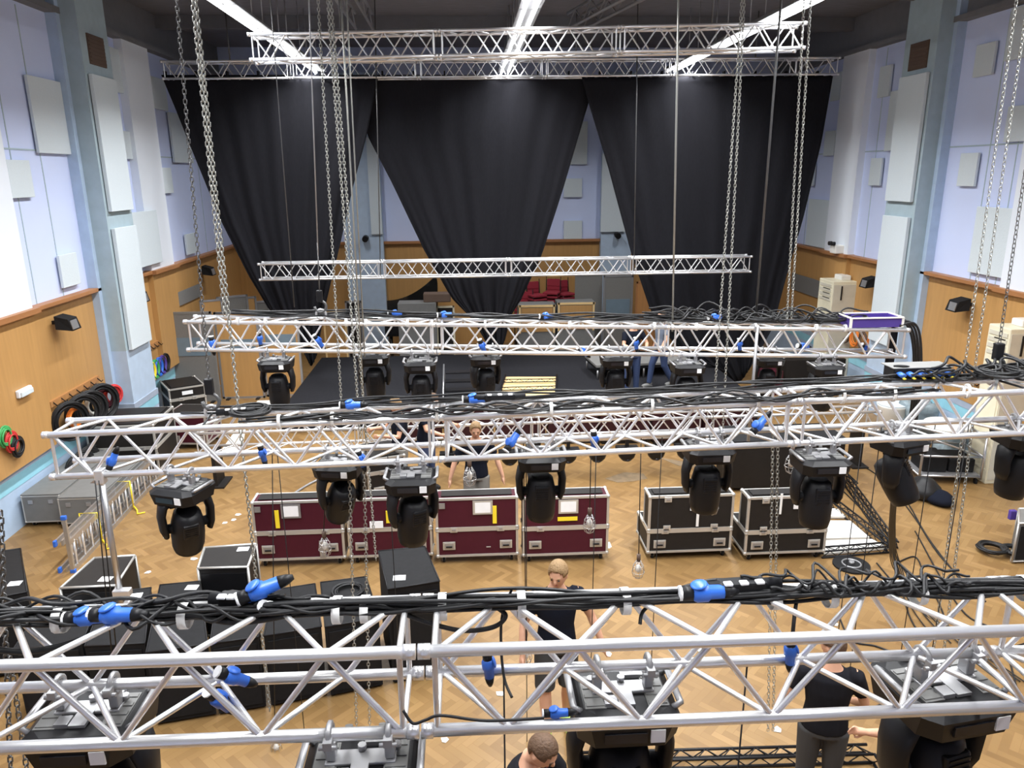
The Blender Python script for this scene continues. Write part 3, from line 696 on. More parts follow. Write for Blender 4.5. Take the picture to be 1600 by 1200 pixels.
cn = [(T1, 140, 'rt', .03, -.10, .05, 0, 'blue connector on the nearest truss, furthest left of the pair lying on the cables', 1.1),
 (T1, 180, 'rt', .04, -.10, -.05, 0, 'blue connector on the nearest truss, right one of the pair lying on the cables', 1.2),
 (T1, 398, 'rt', .08, -.05, .3, -.25, 'blue connector above the bundle left of the tape straps on the nearest truss', 1.2),
 (T1, 405, 'rt', .03, -.05, 2.6, .2, 'blue connector just below the bundle left of the tape straps on the nearest truss', 1.1),
 (T1, 368, 'rb', .10, -.10, .5, .7, 'upper blue connector hanging inside the left part of the nearest truss', 1.0),
 (T1, 352, 'rb', .03, -.14, .7, 1.0, 'lower blue connector hanging inside the left part of the nearest truss', 1.0),
 (T1, 762, 'rb', .08, -.03, 0, 1.5, 'blue connector dangling inside the middle of the nearest truss', .9),
 (T1, 1072, 'rt', .045, -.08, .0, 0, 'blue connector with black sleeves right of centre on the nearest truss bundle', 1.3),
 (T1, 1226, 'rb', .10, -.04, 0, 1.5, 'blue connector dangling above the man in black at the right of the nearest truss', .9),
 (T1, 860, 'fb', .04, .02, 0, 0, 'dark blue connector lying on the front bottom tube of the nearest truss', .7),
 (T2, 733, 'rt', .07, -.12, .0, 0, 'blue connector with a black adaptor lying across the middle of the second truss', 1.3),
 (T2, 544, 'rt', .06, -.1, .0, 0, 'dark blue connector lying on the left part of the second truss', 1.2),
 (T2, 414, 'rb', .06, -.1, 0, 1.4, 'blue connector hanging inside the left of the second truss', 1.0),
 (T2, 562, 'fb', .06, .02, 0, 1.3, 'blue connector on the bottom tube above the second red case', 1.0),
 (T2, 796, 'fb', .07, .05, .6, -.8, 'blue connector hanging inside the second truss right of the man', 1.2),
 (T2, 924, 'rb', .06, -.12, 0, 1.5, 'blue connector hanging inside the middle right of the second truss', 1.1),
 (T2, 1186, 'fb', .10, .1, .4, -.7, 'blue connector hanging inside the second truss above the dark box', 1.3),
 (T2, 170, 'fb', .06, .05, .2, -1.1, 'blue connector at the left end of the second truss', 1.1),
 (T4, 328, 'fb', .10, .1, 0, 1.5, 'blue connector hanging inside the left end of the stage truss', 1.3),
 (T4, 408, 'rb', .12, -.05, 0, 1.5, 'blue connector hanging left of the stage truss hook', 1.1),
 (T4, 493, 'fb', .14, .1, .4, 1.0, 'blue connector hanging below the stage truss hook', 1.3),
 (T4, 613, 'rt', .07, 0, 0, 0, 'blue connector on top of the stage truss left of its first joint', 1.3),
 (T4, 690, 'rt', .07, -.05, .2, 0, 'blue connector on top of the stage truss above its first joint', 1.3),
 (T4, 752, 'fb', .10, .1, .3, 1.2, 'blue connector inside the stage truss before the middle curtain', 1.3),
 (T4, 848, 'rt', .07, -.05, .2, 0, 'blue connector on top of the stage truss before the wooden cabinets', 1.3),
 (T4, 908, 'fb', .04, .05, .3, .7, 'dark blue connector on the bottom tube of the stage truss at its middle', 1.2),
 (T4, 990, 'rb', .12, -.1, .3, 1.4, 'pale blue connector inside the stage truss left of the walking person', 1.1),
 (T4, 1108, 'rt', .09, -.1, .2, 0, 'blue connector at the left start of the cable heap on the stage truss', 1.3),
 (T4, 1150, 'rb', .12, -.1, .3, 1.4, 'blue connector inside the stage truss left of the thin pole', 1.1),
 (T4, 1250, 'rb', .05, 0, .3, .2, 'blue connector on the rear bottom tube right of the thin pole', 1.3),
 (T4, 1348, 'rb', .05, 0, .3, .9, 'blue connector on the rear bottom tube below the purple crate', 1.2)]
for T, px, wh, dz, dy, ang, pt, lb, sc in cn: connector(cpt(T, px, wh, dz, dy), ang, pt, lb, sc, 'blue connectors')
# black junction boxes
def junction(p, L_, ang, label):
    t = thing('power_splitter', label, 'power splitter', p, ang)
    q = MB().tube([(-L_/2, 0, .0), (L_/2, 0, .0)], .026, 10); q.box((0, 0, .0), (L_*.6, .065, .05), bev=.01); q.obj('splitter_body', 'black', t)
    for i in range(3): MB().box((-L_*.2+i*L_*.2, -.025, .026), (.035, .03, .012), bev=.004).obj('socket_cap', 'paper', t)
    return t
junction(cpt(T1, 1150, 'rt', .055, -.05), .34, .05, 'black power splitter with white caps in the bundle of the nearest truss')
junction(cpt(T1, 372, 'rt', .05, -.03), .2, -.1, 'black power splitter beside the blue connectors on the nearest truss')
junction(cpt(T2, 780, 'rt', .08, -.12), .42, .02, 'grey-black adaptor lying across the second truss before the yellow panels')
junction(cpt(T2, 375, 'rt', .05, -.1), .3, .2, 'black adaptor and coil on the left part of the second truss')
# cable coils on trusses
def coil(p, R_, n, label, rot=None, mt='cable', grp=None, r=.008, flat=True):
    q = MB(); rr = random.Random(int(R_*1000)+n)
    for i in range(n):
        rt = (rot or Matrix.Identity(3)) @ Rx(rr.uniform(-.08, .08)) @ Ry(rr.uniform(-.08, .08))
        q.torus(Vector((rr.uniform(-.02, .02), rr.uniform(-.02, .02), (rr.uniform(0, .03)))), R_*rr.uniform(.75, 1.08), r, rt, 22, 5)
    o = q.obj('cable_coil', mt); o.location = p
    return tag(o, label, 'cable coil', grp)
coil(cpt(T2, 397, 'rt', .045, -.12), .14, 8, 'coiled black cable on the left part of the second truss')
coil(P(545, 925, Z=.85), .16, 9, 'coiled black cable on the black speaker at the left')
for i, (px, Rr) in enumerate(((1180, .18), (1225, .22), (1290, .2), (1330, .16))):
    coil(cpt(T4, px, 'rt', .09, -.1), Rr, 6, 'loose black cable loops on the stage truss heap, %s from the left' % ORD[i])
for i, px in enumerate((1545, 1585)):
    coil(cpt(T2, px, 'rt', .09, -.1), .16, 7, 'loose black cable loops at the right end of the second truss, %s one' % ('left', 'right')[i])
# long sagging cables on nearest truss
def cab(pts, label, r=.009, mt='cable', grp=None, nm='power_cable', cat='cable', sub=8):
    pts = [Vector(p) for p in pts]; out = []; m_ = len(pts)
    for i in range(m_-1):
        p0, p1, p2, p3 = pts[max(i-1, 0)], pts[i], pts[i+1], pts[min(i+2, m_-1)]
        for k_ in range(sub):
            t = k_/sub; out.append(.5*((2*p1)+(p2-p0)*t+(2*p0-5*p1+4*p2-p3)*t*t+(3*p1-p0-3*p2+p3)*t**3))
    out.append(pts[-1]); return tag(MB().tube(out, r, 8).obj(nm, mt, origin=out[0]), label, cat, grp)
y1 = 2.72
cab([P(-40, 1010, Y=y1), P(40, 1018, Y=y1), P(120, 1002, Y=y1), P(200, 968, Y=y1), P(290, 960, Y=y1), P(360, 972, Y=y1), P(430, 965, Y=y1), P(530, 940, Y=2.74)], 'thick black cable sagging at the left of the nearest truss bundle', .013)
cab([P(540, 950, Y=y1), P(600, 948, Y=y1), P(660, 970, Y=y1), P(720, 985, Y=y1), P(770, 980, Y=y1), P(790, 962, Y=y1), P(770, 945, Y=2.76)], 'thick black cable drooping in a loop right of the paired straps', .010)
cab([P(1000, 975, Y=2.7), P(1005, 955, Y=2.74), P(1030, 935, Y=2.78), P(1060, 920, Y=2.82), P(1120, 906, Y=2.82), P(1180, 915, Y=2.82)], 'black cable looping up to the power splitter on the nearest truss', .008)
cab([P(800, 920, Y=2.8), P(785, 960, Y=2.75), P(783, 1010, Y=2.7), P(788, 1060, Y=2.66), P(800, 1090, Y=2.6)], 'thin black cable dropping through the middle of the nearest truss', .006)
cab([P(630, 1110, Y=2.42), P(645, 1130, Y=2.4), P(665, 1125, Y=2.4), P(690, 1118, Y=2.4), P(760, 1126, Y=2.4), P(850, 1122, Y=2.4)], 'thin black cable along the front bottom tube of the nearest truss', .006)
cab([P(1245, 935, Y=2.78), P(1243, 950, Y=2.7), P(1240, 975, Y=2.66), P(1238, 1000, Y=2.66)], 'black lead with yellow tag hanging at the right of the nearest truss', .008)
# ================================================================ WALL FITTINGS
def wall_panel(sx, xw, quad, label, d=.07, grp=None, mt='panel', cat='acoustic panel', nm='acoustic_absorber'):
    """quad: photo corners TL, TR, BR, BL of a board standing off the wall plane xw"""
    X = xw+sx*d; ps = [P(x, y, X=X) for x, y in quad]
    ya, yb = sorted(((ps[0].y+ps[3].y)/2, (ps[1].y+ps[2].y)/2)); z1, z0 = (ps[0].z+ps[1].z)/2, (ps[2].z+ps[3].z)/2
    q = MB().box((xw+sx*(d/2+.015), (ya+yb)/2, (z0+z1)/2), (d-.03, yb-ya, z1-z0), bev=.006)
    return solo(q, nm, mt, label, cat, grp)
GL, GR = 'acoustic panels on the left wall', 'acoustic panels on the right wall'
for qd, lb in ((((43, 122), (110, 127), (124, 241), (62, 240)), 'large grey-white panel on the left wall nearest the camera, high up'),
  (((12, 250), (48, 250), (53, 308), (18, 310)), 'small white panel on the left wall below the large grey-white one'),
  (((93, 398), (122, 395), (125, 445), (99, 449)), 'small white panel above the wood, left of the left pilaster'),
  (((172, 73), (193, 80), (202, 148), (180, 143)), 'narrow tall panel high on the left wall beside the brown vent'),
  (((190, 204), (208, 206), (213, 249), (193, 248)), 'small panel on the left wall right of the long pilaster panel'),
  (((265, 176), (294, 180), (303, 255), (273, 254)), 'grey panel on the left wall partly behind the left curtain'),
  (((252, 262), (268, 262), (271, 302), (256, 302)), 'small pale panel low beside the thick chain on the left wall'),
  (((198, 332), (245, 329), (255, 414), (209, 416)), 'large white panel on the left wall just above the wood ledge'),
  (((290, 366), (305, 364), (308, 395), (294, 398)), 'tiny pale panel above the wood ledge near the left rear corner'),
  (((237, 120), (258, 124), (263, 172), (240, 170)), 'faint panel high on the left wall beside the curtain top')):
    sx_ = .16 if lb.startswith('large white') or 'nope' in lb else 0
    wall_panel(1, XL+sx_, qd, lb, .08, GL)
for qd, lb in ((((1525, 75), (1556, 60), (1550, 114), (1519, 123)), 'grey panel highest on the right wall right of the pilaster'),
  (((1577, 18), (1612, 0), (1606, 88), (1571, 95)), 'grey panel at the top right edge of the picture'),
  (((1500, 240), (1528, 238), (1522, 290), (1495, 292)), 'small white panel on the right wall under the seam'),
  (((1574, 167), (1615, 162), (1609, 219), (1568, 223)), 'pale panel on the right wall behind the faint chains'),
  (((1524, 325), (1582, 323), (1568, 432), (1513, 428)), 'large white panel above the wood on the right wall near the heater'),
  (((1375, 105), (1393, 100), (1388, 150), (1370, 153)), 'grey panel high on the right wall left of the long pilaster panel'),
  (((1390, 143), (1408, 140), (1400, 235), (1382, 236)), 'tall narrow white panel beside the right pilaster'),
  (((1360, 247), (1378, 247), (1374, 290), (1357, 290)), 'small white panel in the middle of the right rear wall'),
  (((1300, 115), (1315, 112), (1311, 156), (1297, 158)), 'small panel high up at the right curtain edge'),
  (((1289, 205), (1306, 204), (1302, 243), (1286, 244)), 'small grey panel on the seam near the right curtain'),
  (((1263, 255), (1273, 254), (1270, 290), (1259, 291)), 'small pale panel touching the right curtain edge'),
  (((1264, 312), (1298, 312), (1290, 386), (1257, 385)), 'pale blue-grey panel above the wood ledge right of the right curtain')):
    wall_panel(-1, XR, qd, lb, .08, GR)
for sx, xw, ya, yb, side in ((1, XL+PX, 14.48, 15.42, 'left'), (-1, XR-PX, 14.98, 15.92, 'right')):
    for z0, z1, w_ in ((2.0 if side == 'left' else 1.6, 4.28, 'lower'), (4.58, 6.92 if side == 'left' else 7.0, 'upper')):
        q = MB().box((xw+sx*.05, (ya+yb)/2, (z0+z1)/2), (.07, yb-ya, z1-z0), bev=.006); q.mi = 1
        q.box((xw+sx*.01, (ya+yb)/2, (z0+z1)/2), (.03, yb-ya-.06, z1-z0-.06))
        solo(q, 'acoustic_absorber', ['panel', 'caseblk'], '%s of two long grey-white panels on the %s pilaster' % (w_, side), 'acoustic panel', 'long panels on the pilasters')
    q = MB().box((xw+sx*.012, (ya+yb)/2, 7.35), (.025, .62, .5)); t = solo(q, 'ventilation_grille', 'trim' if 0 else 'brownv', 'brown ventilation grille high on the %s pilaster' % side, 'vent', 'brown vents on the pilasters')
    q = MB()
    for k in range(7): q.box((xw+sx*.03, (ya+yb)/2, 7.15+k*.065), (.012, .58, .03))
    s_ = q.obj('slats', 'brownv'); s_.location = -t.location; s_.parent = t
# wall speakers
def wspk(sx, x0, px, py, label):
    p = P(px, py, X=x0+sx*.22); t = thing('wall_speaker', label, 'speaker', (x0+sx*.05, p.y, p.z), 0, 'wall speakers')
    q = MB().prism([(sx*.10, -.16, -.10), (sx*.34, -.10, -.14), (sx*.30, -.13, .06), (sx*.10, -.16, .12)], (0, .3, 0)); q.obj('cabinet', 'greyc' if 0 else 'blackm', t)
    MB().box((sx*.05, -.02, 0), (.12, .06, .06)).obj('bracket', 'black', t)
    MB().box((sx*.335, -.0, -.04), (.012, .2, .15), rot=Ry(sx*-.2)).obj('grille', 'alud', t)
wspk(1, XL, 100, 503, 'dark wall speaker on the left veneer nearest the camera')
wspk(1, XL, 214, 462, 'dark wall speaker just right of the left pilaster')
wspk(1, XL, 323, 422, 'dark wall speaker near the left rear corner')
wspk(-1, XR, 1361, 440, 'dark wall speaker on the veneer left of the right pilaster')
wspk(-1, XR, 1502, 475, 'dark wall speaker on the right veneer nearest the camera')
# small spotlights / sensor heads
for px, py, lb in ((571, 372, 'small black spotlight on the pillar ledge between the left and middle curtains'), (965, 367, 'small black spotlight on the pillar ledge between the middle and right curtains')):
    p = P(px, py, Y=YB-.45); t = thing('spotlight', lb, 'spotlight', p)
    MB().tube([(0, .1, .0), (0, -.12, -.03)], .09, 12).obj('lamp_can', 'black', t); MB().box((0, .16, .02), (.05, .14, .05)).obj('bracket', 'black', t)
p = P(1303, 383, X=XR-.35); t = thing('wall_projector', 'small white device with black lenses on the right wood ledge', 'device', (p.x, p.y, ZW+.06))
MB().box((.1, 0, .10), (.25, .3, .2), bev=.02).obj('housing', 'whitep', t)
for s_ in (-.08, .08): MB().tube([(-.02, s_, .24), (-.1, s_, .24)], .05, 10).obj('lens', 'black', t)
# emergency light
p = P(39, 612, X=XL+.2); t = thing('emergency_light', 'small white emergency light on the left veneer', 'emergency light', (XL+.16, p.y, p.z))
MB().box((.03, 0, 0), (.06, .36, .12), bev=.015).obj('housing', 'white', t); MB().box((.07, 0, -.01), (.03, .32, .08), bev=.01).obj('diffuser', 'panel', t)
# grey slot in veneer
for sx, x0, qd, lb in ((1, XL, ((274, 458), (313, 443), (313, 464), (275, 481)), 'grey ventilation strip in the left rear veneer'), (-1, XR, ((1238, 428), (1282, 437), (1279, 463), (1234, 454)), 'grey ventilation strip in the right rear veneer')):
    wall_panel(sx, x0+sx*.045 if 1 else x0, qd, lb, .04, None, 'grey', 'vent', 'ventilation_strip')
# tall cream heaters
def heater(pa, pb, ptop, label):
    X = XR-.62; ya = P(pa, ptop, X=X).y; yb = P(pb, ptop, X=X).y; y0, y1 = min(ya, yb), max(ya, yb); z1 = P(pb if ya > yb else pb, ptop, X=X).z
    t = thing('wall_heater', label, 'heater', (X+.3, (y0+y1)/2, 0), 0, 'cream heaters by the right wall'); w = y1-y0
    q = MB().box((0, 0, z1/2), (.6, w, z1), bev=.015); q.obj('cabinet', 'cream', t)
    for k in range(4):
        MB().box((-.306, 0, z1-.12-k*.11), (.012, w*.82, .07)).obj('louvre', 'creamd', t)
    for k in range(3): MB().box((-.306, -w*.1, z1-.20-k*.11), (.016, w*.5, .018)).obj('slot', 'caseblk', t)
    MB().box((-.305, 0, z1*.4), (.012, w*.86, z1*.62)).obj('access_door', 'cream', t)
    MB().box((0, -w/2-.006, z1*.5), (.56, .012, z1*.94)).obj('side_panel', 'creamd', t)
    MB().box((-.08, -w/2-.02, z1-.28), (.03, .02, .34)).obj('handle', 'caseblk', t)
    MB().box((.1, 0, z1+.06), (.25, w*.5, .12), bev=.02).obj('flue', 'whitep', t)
heater(1582, 1546, 505, 'tall cream heater cabinet by the right wall nearest the camera')
heater(1303, 1281, 434, 'tall cream heater cabinet by the right rear wall')
# cable racks on the walls
def wall_rack(sx, x0, y0, y1, z, coils, label, hooks=7, grp='wall hook racks'):
    t = thing('hook_rack', label, 'hook rack', (x0, (y0+y1)/2, z), 0, grp)
    MB().box((sx*.07, 0, 0), (.05, y1-y0, .10)).obj('backboard', 'wood2', t)
    for i in range(hooks):
        y = -(y1-y0)/2*.9+(y1-y0)*.9*i/(hooks-1)
        MB().tube([(sx*.09, y, .02), (sx*.16, y, -.05), (sx*.19, y, -.02)], .010, 6).obj('hook', 'black', t)
rc = ['black', 'orange', 'cable', 'cable', 'whitep', 'cable', 'maroon', 'red']
ya_, yb_ = P(80, 633, X=XL+.1).y, P(156, 590, X=XL+.1).y
wall_rack(1, XL, ya_, yb_, P(80, 633, X=XL+.1).z, 8, 'brown hook rack on the left wall hung with black cable coils')
names_ = ['black', 'orange', 'black', 'dark', 'white', 'black', 'maroon', 'red']
for i in range(8):
    y = ya_+(yb_-ya_)*(.06+.9*i/7); z = P(80, 633, X=XL+.1).z-.55
    coil(Vector((XL+.30+.02*(i % 2), y, z+.22)), .30 if rc[i] in ('cable', 'black') else .17, 16, '%s cable coil on the left wall rack, %s from the camera' % (names_[i], ORD[i]), Ry(PI/2) @ Rx(.5), rc[i], 'coils on the left wall rack', .016)
for i in range(4):
    y = ya_+(yb_-ya_)*(.02+.35*i/3); z = P(80, 633, X=XL+.1).z-1.15
    coil(Vector((XL+.32, y, z)), .22, 9, 'black coil hanging low below the left wall rack, %s from the camera' % ORD[i], Ry(PI/2) @ Rx(.4), 'cable', 'low coils at the left wall', .016)
ya_, yb_ = P(216, 560, X=XL+.1).y, P(250, 540, X=XL+.1).y
wall_rack(1, XL, ya_, yb_, P(216, 553, X=XL+.1).z, 6, 'hook rack past the left pilaster hung with coloured leads', 6)
for i, (c_, n_) in enumerate((('red', 'red'), ('yellow', 'yellow'), ('green', 'green'), ('blue', 'blue'), ('purple', 'violet'), ('cable', 'black'))):
    y = ya_+(yb_-ya_)*(.05+.85*i/5); z = P(216, 553, X=XL+.1).z-.45
    coil(Vector((XL+.22, y, z)), .20, 7, '%s lead hanging on the rack past the left pilaster' % n_, Ry(PI/2), c_, None, .014)
p = P(8, 690, X=XL+.15)
for i, (c_, n_) in enumerate((('green', 'green'), ('red', 'red'), ('cable', 'black'))):
    coil(Vector((XL+.24, p.y-.1+i*.12, p.z-.12*i+.1)), .15, 6, '%s lead hanging on the left wall at the picture edge' % n_, Ry(PI/2), c_, None, .014)
ya_, yb_ = P(1450, 580, X=XR-.1).y, P(1545, 605, X=XR-.1).y
wall_rack(-1, XR, min(ya_, yb_), max(ya_, yb_), P(1450, 566, X=XR-.1).z, 0, 'long brown hook rack on the right wall behind the second truss', 12)
for i in range(5):
    coil(Vector((XR-.22, P(1320+i*14, 545, X=XR-.2).y, 1.35)), .2, 5, 'orange-brown lead on the right rear wall, %s from the right' % ORD[4-i], Ry(PI/2), 'orange' if i % 2 else 'brownv', None, .012)

# ================================================================ FLIGHT CASES
def casters(t, w, d, r=.05, hgt=.11, x0=0, y0=0):
    for sx in (-1, 1):
        for sy in (-1, 1):
            q = MB(); x, y = x0+sx*(w/2-.09), y0+sy*(d/2-.08)
            q.tube([(x-.015, y, r), (x+.015, y, r)], r, 14); q.mi = 1; q.box((x, y, hgt-.008), (.09, .09, .016)); q.box((x-.024, y, r+.02), (.006, .05, .06)); q.box((x+.024, y, r+.02), (.006, .05, .06))
            q.obj('caster', ['blackm', 'alud'], t)
def edging(t, c, d, r=.016):
    q = MB(); cx, cy, cz = c; w, l, h = d[0]/2, d[1]/2, d[2]/2
    for sy in (-1, 1):
        for sz in (-1, 1): q.box((cx, cy+sy*l, cz+sz*h), (d[0]+r*2, r*2, r*2))
    for sx in (-1, 1):
        for sz in (-1, 1): q.box((cx+sx*w, cy, cz+sz*h), (r*2, d[1]-r*2, r*2))
        for sy in (-1, 1): q.box((cx+sx*w, cy+sy*l, cz), (r*2, r*2, d[2]-r*2))
    for sx in (-1, 1):
        for sy in (-1, 1):
            for sz in (-1, 1): q.ball((cx+sx*w, cy+sy*l, cz+sz*h), r*1.9, u=8, v=6)
    return q.obj('edging', 'edge', t)
def dish(t, x, y, z, nm='handle', w=.17, h=.12):
    q = MB().box((x, y, z), (w, .014, h), bev=.005); o = q.obj(nm, 'edge', t)
    q = MB().box((x, y-.008, z), (w*.72, .010, h*.66)); q.mi = 1; q.box((x, y-.018, z-.01), (w*.5, .012, .018)); q.obj('grip', ['alud', 'black'], o)
def latch(t, x, y, z): 
    q = MB().box((x, y, z), (.10, .014, .075), bev=.004); q.mi = 1; q.box((x, y-.010, z), (.05, .010, .03)); q.obj('latch', ['edge', 'alud'], t)
def flight_case(loc, w, d, zs, zt, mt, label, grp, lid_d=None, tray_d=None, rz=0, extras=()):
    t = thing('flight_case', label, 'flight case', loc, rz, grp); z0 = .11; ld = lid_d or d; td = tray_d or d
    b = MB().box((0, td/2, (z0+zs)/2), (w-.02, td-.02, zs-z0)).obj('lower_body', mt, t); edging(b, (0, td/2, (z0+zs)/2), (w-.03, td-.03, zs-z0-.03))
    l = MB().box((0, ld/2, (zs+zt)/2), (w-.02, ld-.02, zt-zs)).obj('lid', mt, t); edging(l, (0, ld/2, (zs+zt)/2+.002), (w-.03, ld-.03, zt-zs-.03))
    MB().box((0, ld/2, zt+.012), (w-.16, ld-.12, .012)).obj('top_plate', 'caseblk', l)
    casters(t, w, td, y0=td/2)
    for sx in (-1, 1):
        dish(t, sx*(w/2-.17), -.004, z0+(zs-z0)*.42); latch(t, sx*(w/2-.24), -.006, zs)
    for e in extras: e(t)
    return t
def ex_box(nm, x, z, w, h, m_, d=.01, y=-.008): return lambda t: MB().box((x, y, z), (w, d, h)).obj(nm, m_, t)
for i, (xa, xb, pw, ex, lb) in enumerate((
   (-2.96, -1.76, 9.50, [ex_box('label_frame', -.08, .84, .26, .20, 'alud'), ex_box('label', -.08, .84, .20, .15, 'paper', .014), ex_box('yellow_tape', -.27, .73, .055, .26, 'yellow'), ex_box('corner_plate', -.52, .88, .08, .08, 'alud'), ex_box('tape_patch', .30, .26, .08, .26, 'alud', .006)], 'leftmost of the four maroon flight cases, label left of centre'),
   (-1.70, -.56, 9.50, [ex_box('yellow_tape', -.02, .71, .05, .18, 'yellow'), ex_box('label', -.18, .60, .18, .10, 'paper')], 'second maroon flight case from the left, behind two hanging lamps'),
   (-.50, .62, 9.42, [ex_box('label_frame', .08, .84, .27, .20, 'edge'), ex_box('label', .08, .84, .21, .15, 'paper', .014), ex_box('yellow_tape', .24, .73, .055, .26, 'yellow'), ex_box('corner_plate', -.47, .88, .08, .08, 'alud'), ex_box('scrape', .15, .25, .06, .01, 'edge')], 'third maroon flight case, before the man behind the cases'),
   (.68, 1.86, 9.36, [ex_box('label_frame', .03, .84, .27, .20, 'edge'), ex_box('label', .03, .84, .21, .15, 'paper', .014), ex_box('yellow_tape', .02, .66, .27, .055, 'yellow')], 'rightmost maroon flight case with a horizontal yellow tape'))):
    flight_case(((xa+xb)/2, pw, 0), xb-xa, .30, .52, .98, 'maroon', lb, 'maroon flight cases', extras=ex)
for i, (xa, xb, y_, ex, lb) in enumerate((
   (2.40, 3.58, 9.32, [ex_box('label', .10, .82, .24, .16, 'paper'), ex_box('torn_tape', .09, .62, .035, .24, 'tape')], 'left black flight case with a torn white label'),
   (3.72, 4.86, 9.18, [ex_box('label', .18, .86, .24, .16, 'paper'), ex_box('tape_strip', -.12, .86, .03, .3, 'tape')], 'right black flight case beside the white floor panels'))):
    t = flight_case(((xa+xb)/2, y_, 0), xb-xa, .30, .44, .96, 'caseblk', lb, 'black flight cases', tray_d=.66, lid_d=.30, extras=ex)
    for sx in (-1, 1):
        for z in (.91, .49): latch(t, sx*.33, -.006, z)
t = flight_case((-1.35, 11.35, 0), .62, .8, .62, .86, 'caseblk', 'small black flight case with silver corners behind the second maroon case', None, rz=.35)
t = flight_case((-6.15, 12.95, 0), 1.15, 1.1, .55, .98, 'caseblk', 'black flight case against the left wall below the hook rack', None, rz=.05)
t = flight_case((-5.55, 14.35, 0), .8, .7, .4, .72, 'maroon', 'small maroon flight case near the foot of the left pilaster', None, rz=-.1)
t = flight_case((-6.10, 16.1, 0), .75, .9, .55, .80, 'caseblk', 'black flight case with steel edges past the left pilaster', None, rz=.55, extras=[ex_box('label', 0, .68, .22, .08, 'paper')])
def boxq(TL, TR, BR, BL, z, z0=0.0):
    c = [P(*q, Z=z) for q in (BL, BR, TR, TL)]; return c, [Vector((p.x, p.y, z0)) for p in c]
def qcase(nm, quad, z, mt, label, cat, grp=None, lab=None, edges=False, foot=.03, grille=None):
    top, bot = boxq(*quad, z, foot); O = sum(bot, Vector())/4; O.z = 0
    t = thing(nm, label, cat, O, 0, grp)
    q = MB().hexa([p-O for p in bot]+[p-O for p in top]); b = q.obj('cabinet', mt, t)
    if edges:
        q = MB(); C_ = [p-O for p in bot]+[p-O for p in top]
        for a, c in ((0, 1), (1, 2), (2, 3), (3, 0), (4, 5), (5, 6), (6, 7), (7, 4), (0, 4), (1, 5), (2, 6), (3, 7)): q.tube([C_[a], C_[c]], .016, 4)
        q.obj('edging', 'edge', t)
    else:
        q = MB(); C_ = [p-O for p in top]
        for a in range(4): q.tube([C_[a], C_[(a+1) % 4]], .008, 6)
        q.obj('rim', 'black', t)
    fa, fb, fc, fd = bot[0]-O, bot[1]-O, top[1]-O, top[0]-O; n_ = (fb-fa).cross(fd-fa).normalized()
    def on(u, v, off): return fa.lerp(fb, u).lerp(fd.lerp(fc, u), v)+n_*off
    q = MB(); a_, b_, c_, d_ = on(.06, .06, .002), on(.94, .06, .002), on(.94, .92, .002), on(.06, .92, .002)
    q.prism([a_, b_, c_, d_], n_*.012); q.obj('front_grille', grille or 'blackm', t)
    for cx in (0, 1, 2, 3):
        p = bot[cx]-O; p = p*.86; MB().tube([(p.x, p.y, 0), (p.x, p.y, foot+.005)], .03, 8).obj('foot', 'black', t)
    if lab:
        p = P(*lab, Z=z)-O; MB().box((p.x, p.y, p.z+.002), (.13, .10, .003), rot=Rz(random.uniform(-.1, .3))).obj('sticker', 'paper', t)
    return t
GS = 'black speaker cabinets at the lower left'
qcase('speaker_cabinet', ((591, 861), (664, 854), (687, 908), (606, 921)), 1.13, 'blackm', 'tallest black speaker cabinet, rightmost of its group, white sticker on top', 'speaker', GS, (624, 903))
qcase('speaker_cabinet', ((501, 910), (572, 901), (592, 965), (508, 980)), .83, 'blackm', 'low black speaker cabinet left of the tallest one, coiled cable on it', 'speaker', GS, None)
qcase('speaker_cabinet', ((425, 922), (492, 912), (502, 979), (412, 994)), .83, 'blackm', 'black speaker cabinet below the second red case', 'speaker', GS, None)
qcase('speaker_cabinet', ((338, 935), (400, 925), (404, 995), (328, 1006)), .83, 'blackm', 'black speaker cabinet in front of the silver-edged rack case', 'speaker', GS, None)
qcase('speaker_cabinet', ((250, 914), (312, 908), (324, 1006), (228, 1020)), .83, 'blackm', 'black speaker cabinet with a sticker left of the rack case', 'speaker', GS, (300, 918))
qcase('speaker_cabinet', ((166, 927), (236, 918), (226, 1005), (132, 1010)), .83, 'blackm', 'black speaker cabinet below the shallow silver-edged case', 'speaker', GS, (212, 931))
qcase('speaker_cabinet', ((72, 938), (158, 929), (128, 1005), (20, 1015)), .83, 'blackm', 'black speaker cabinet at the left end of the group', 'speaker', GS, (117, 940))
qcase('speaker_cabinet', ((-48, 868), (32, 857), (42, 925), (-50, 942)), .95, 'blackm', 'dark speaker cabinet standing alone at the left picture edge', 'speaker', None, (23, 912))
qcase('rack_case', ((319, 856), (400, 850), (387, 886), (309, 888)), .98, 'caseblk', 'black rack case with silver edges and a paper on its lid', 'rack case', None, (380, 858), True, .12, 'black')
qcase('rack_case', ((147, 872), (211, 868), (181, 915), (94, 919)), .98, 'caseblk', 'shallow black case with silver edges standing behind the speakers at the left', 'rack case', None, (165, 905), True, .1)
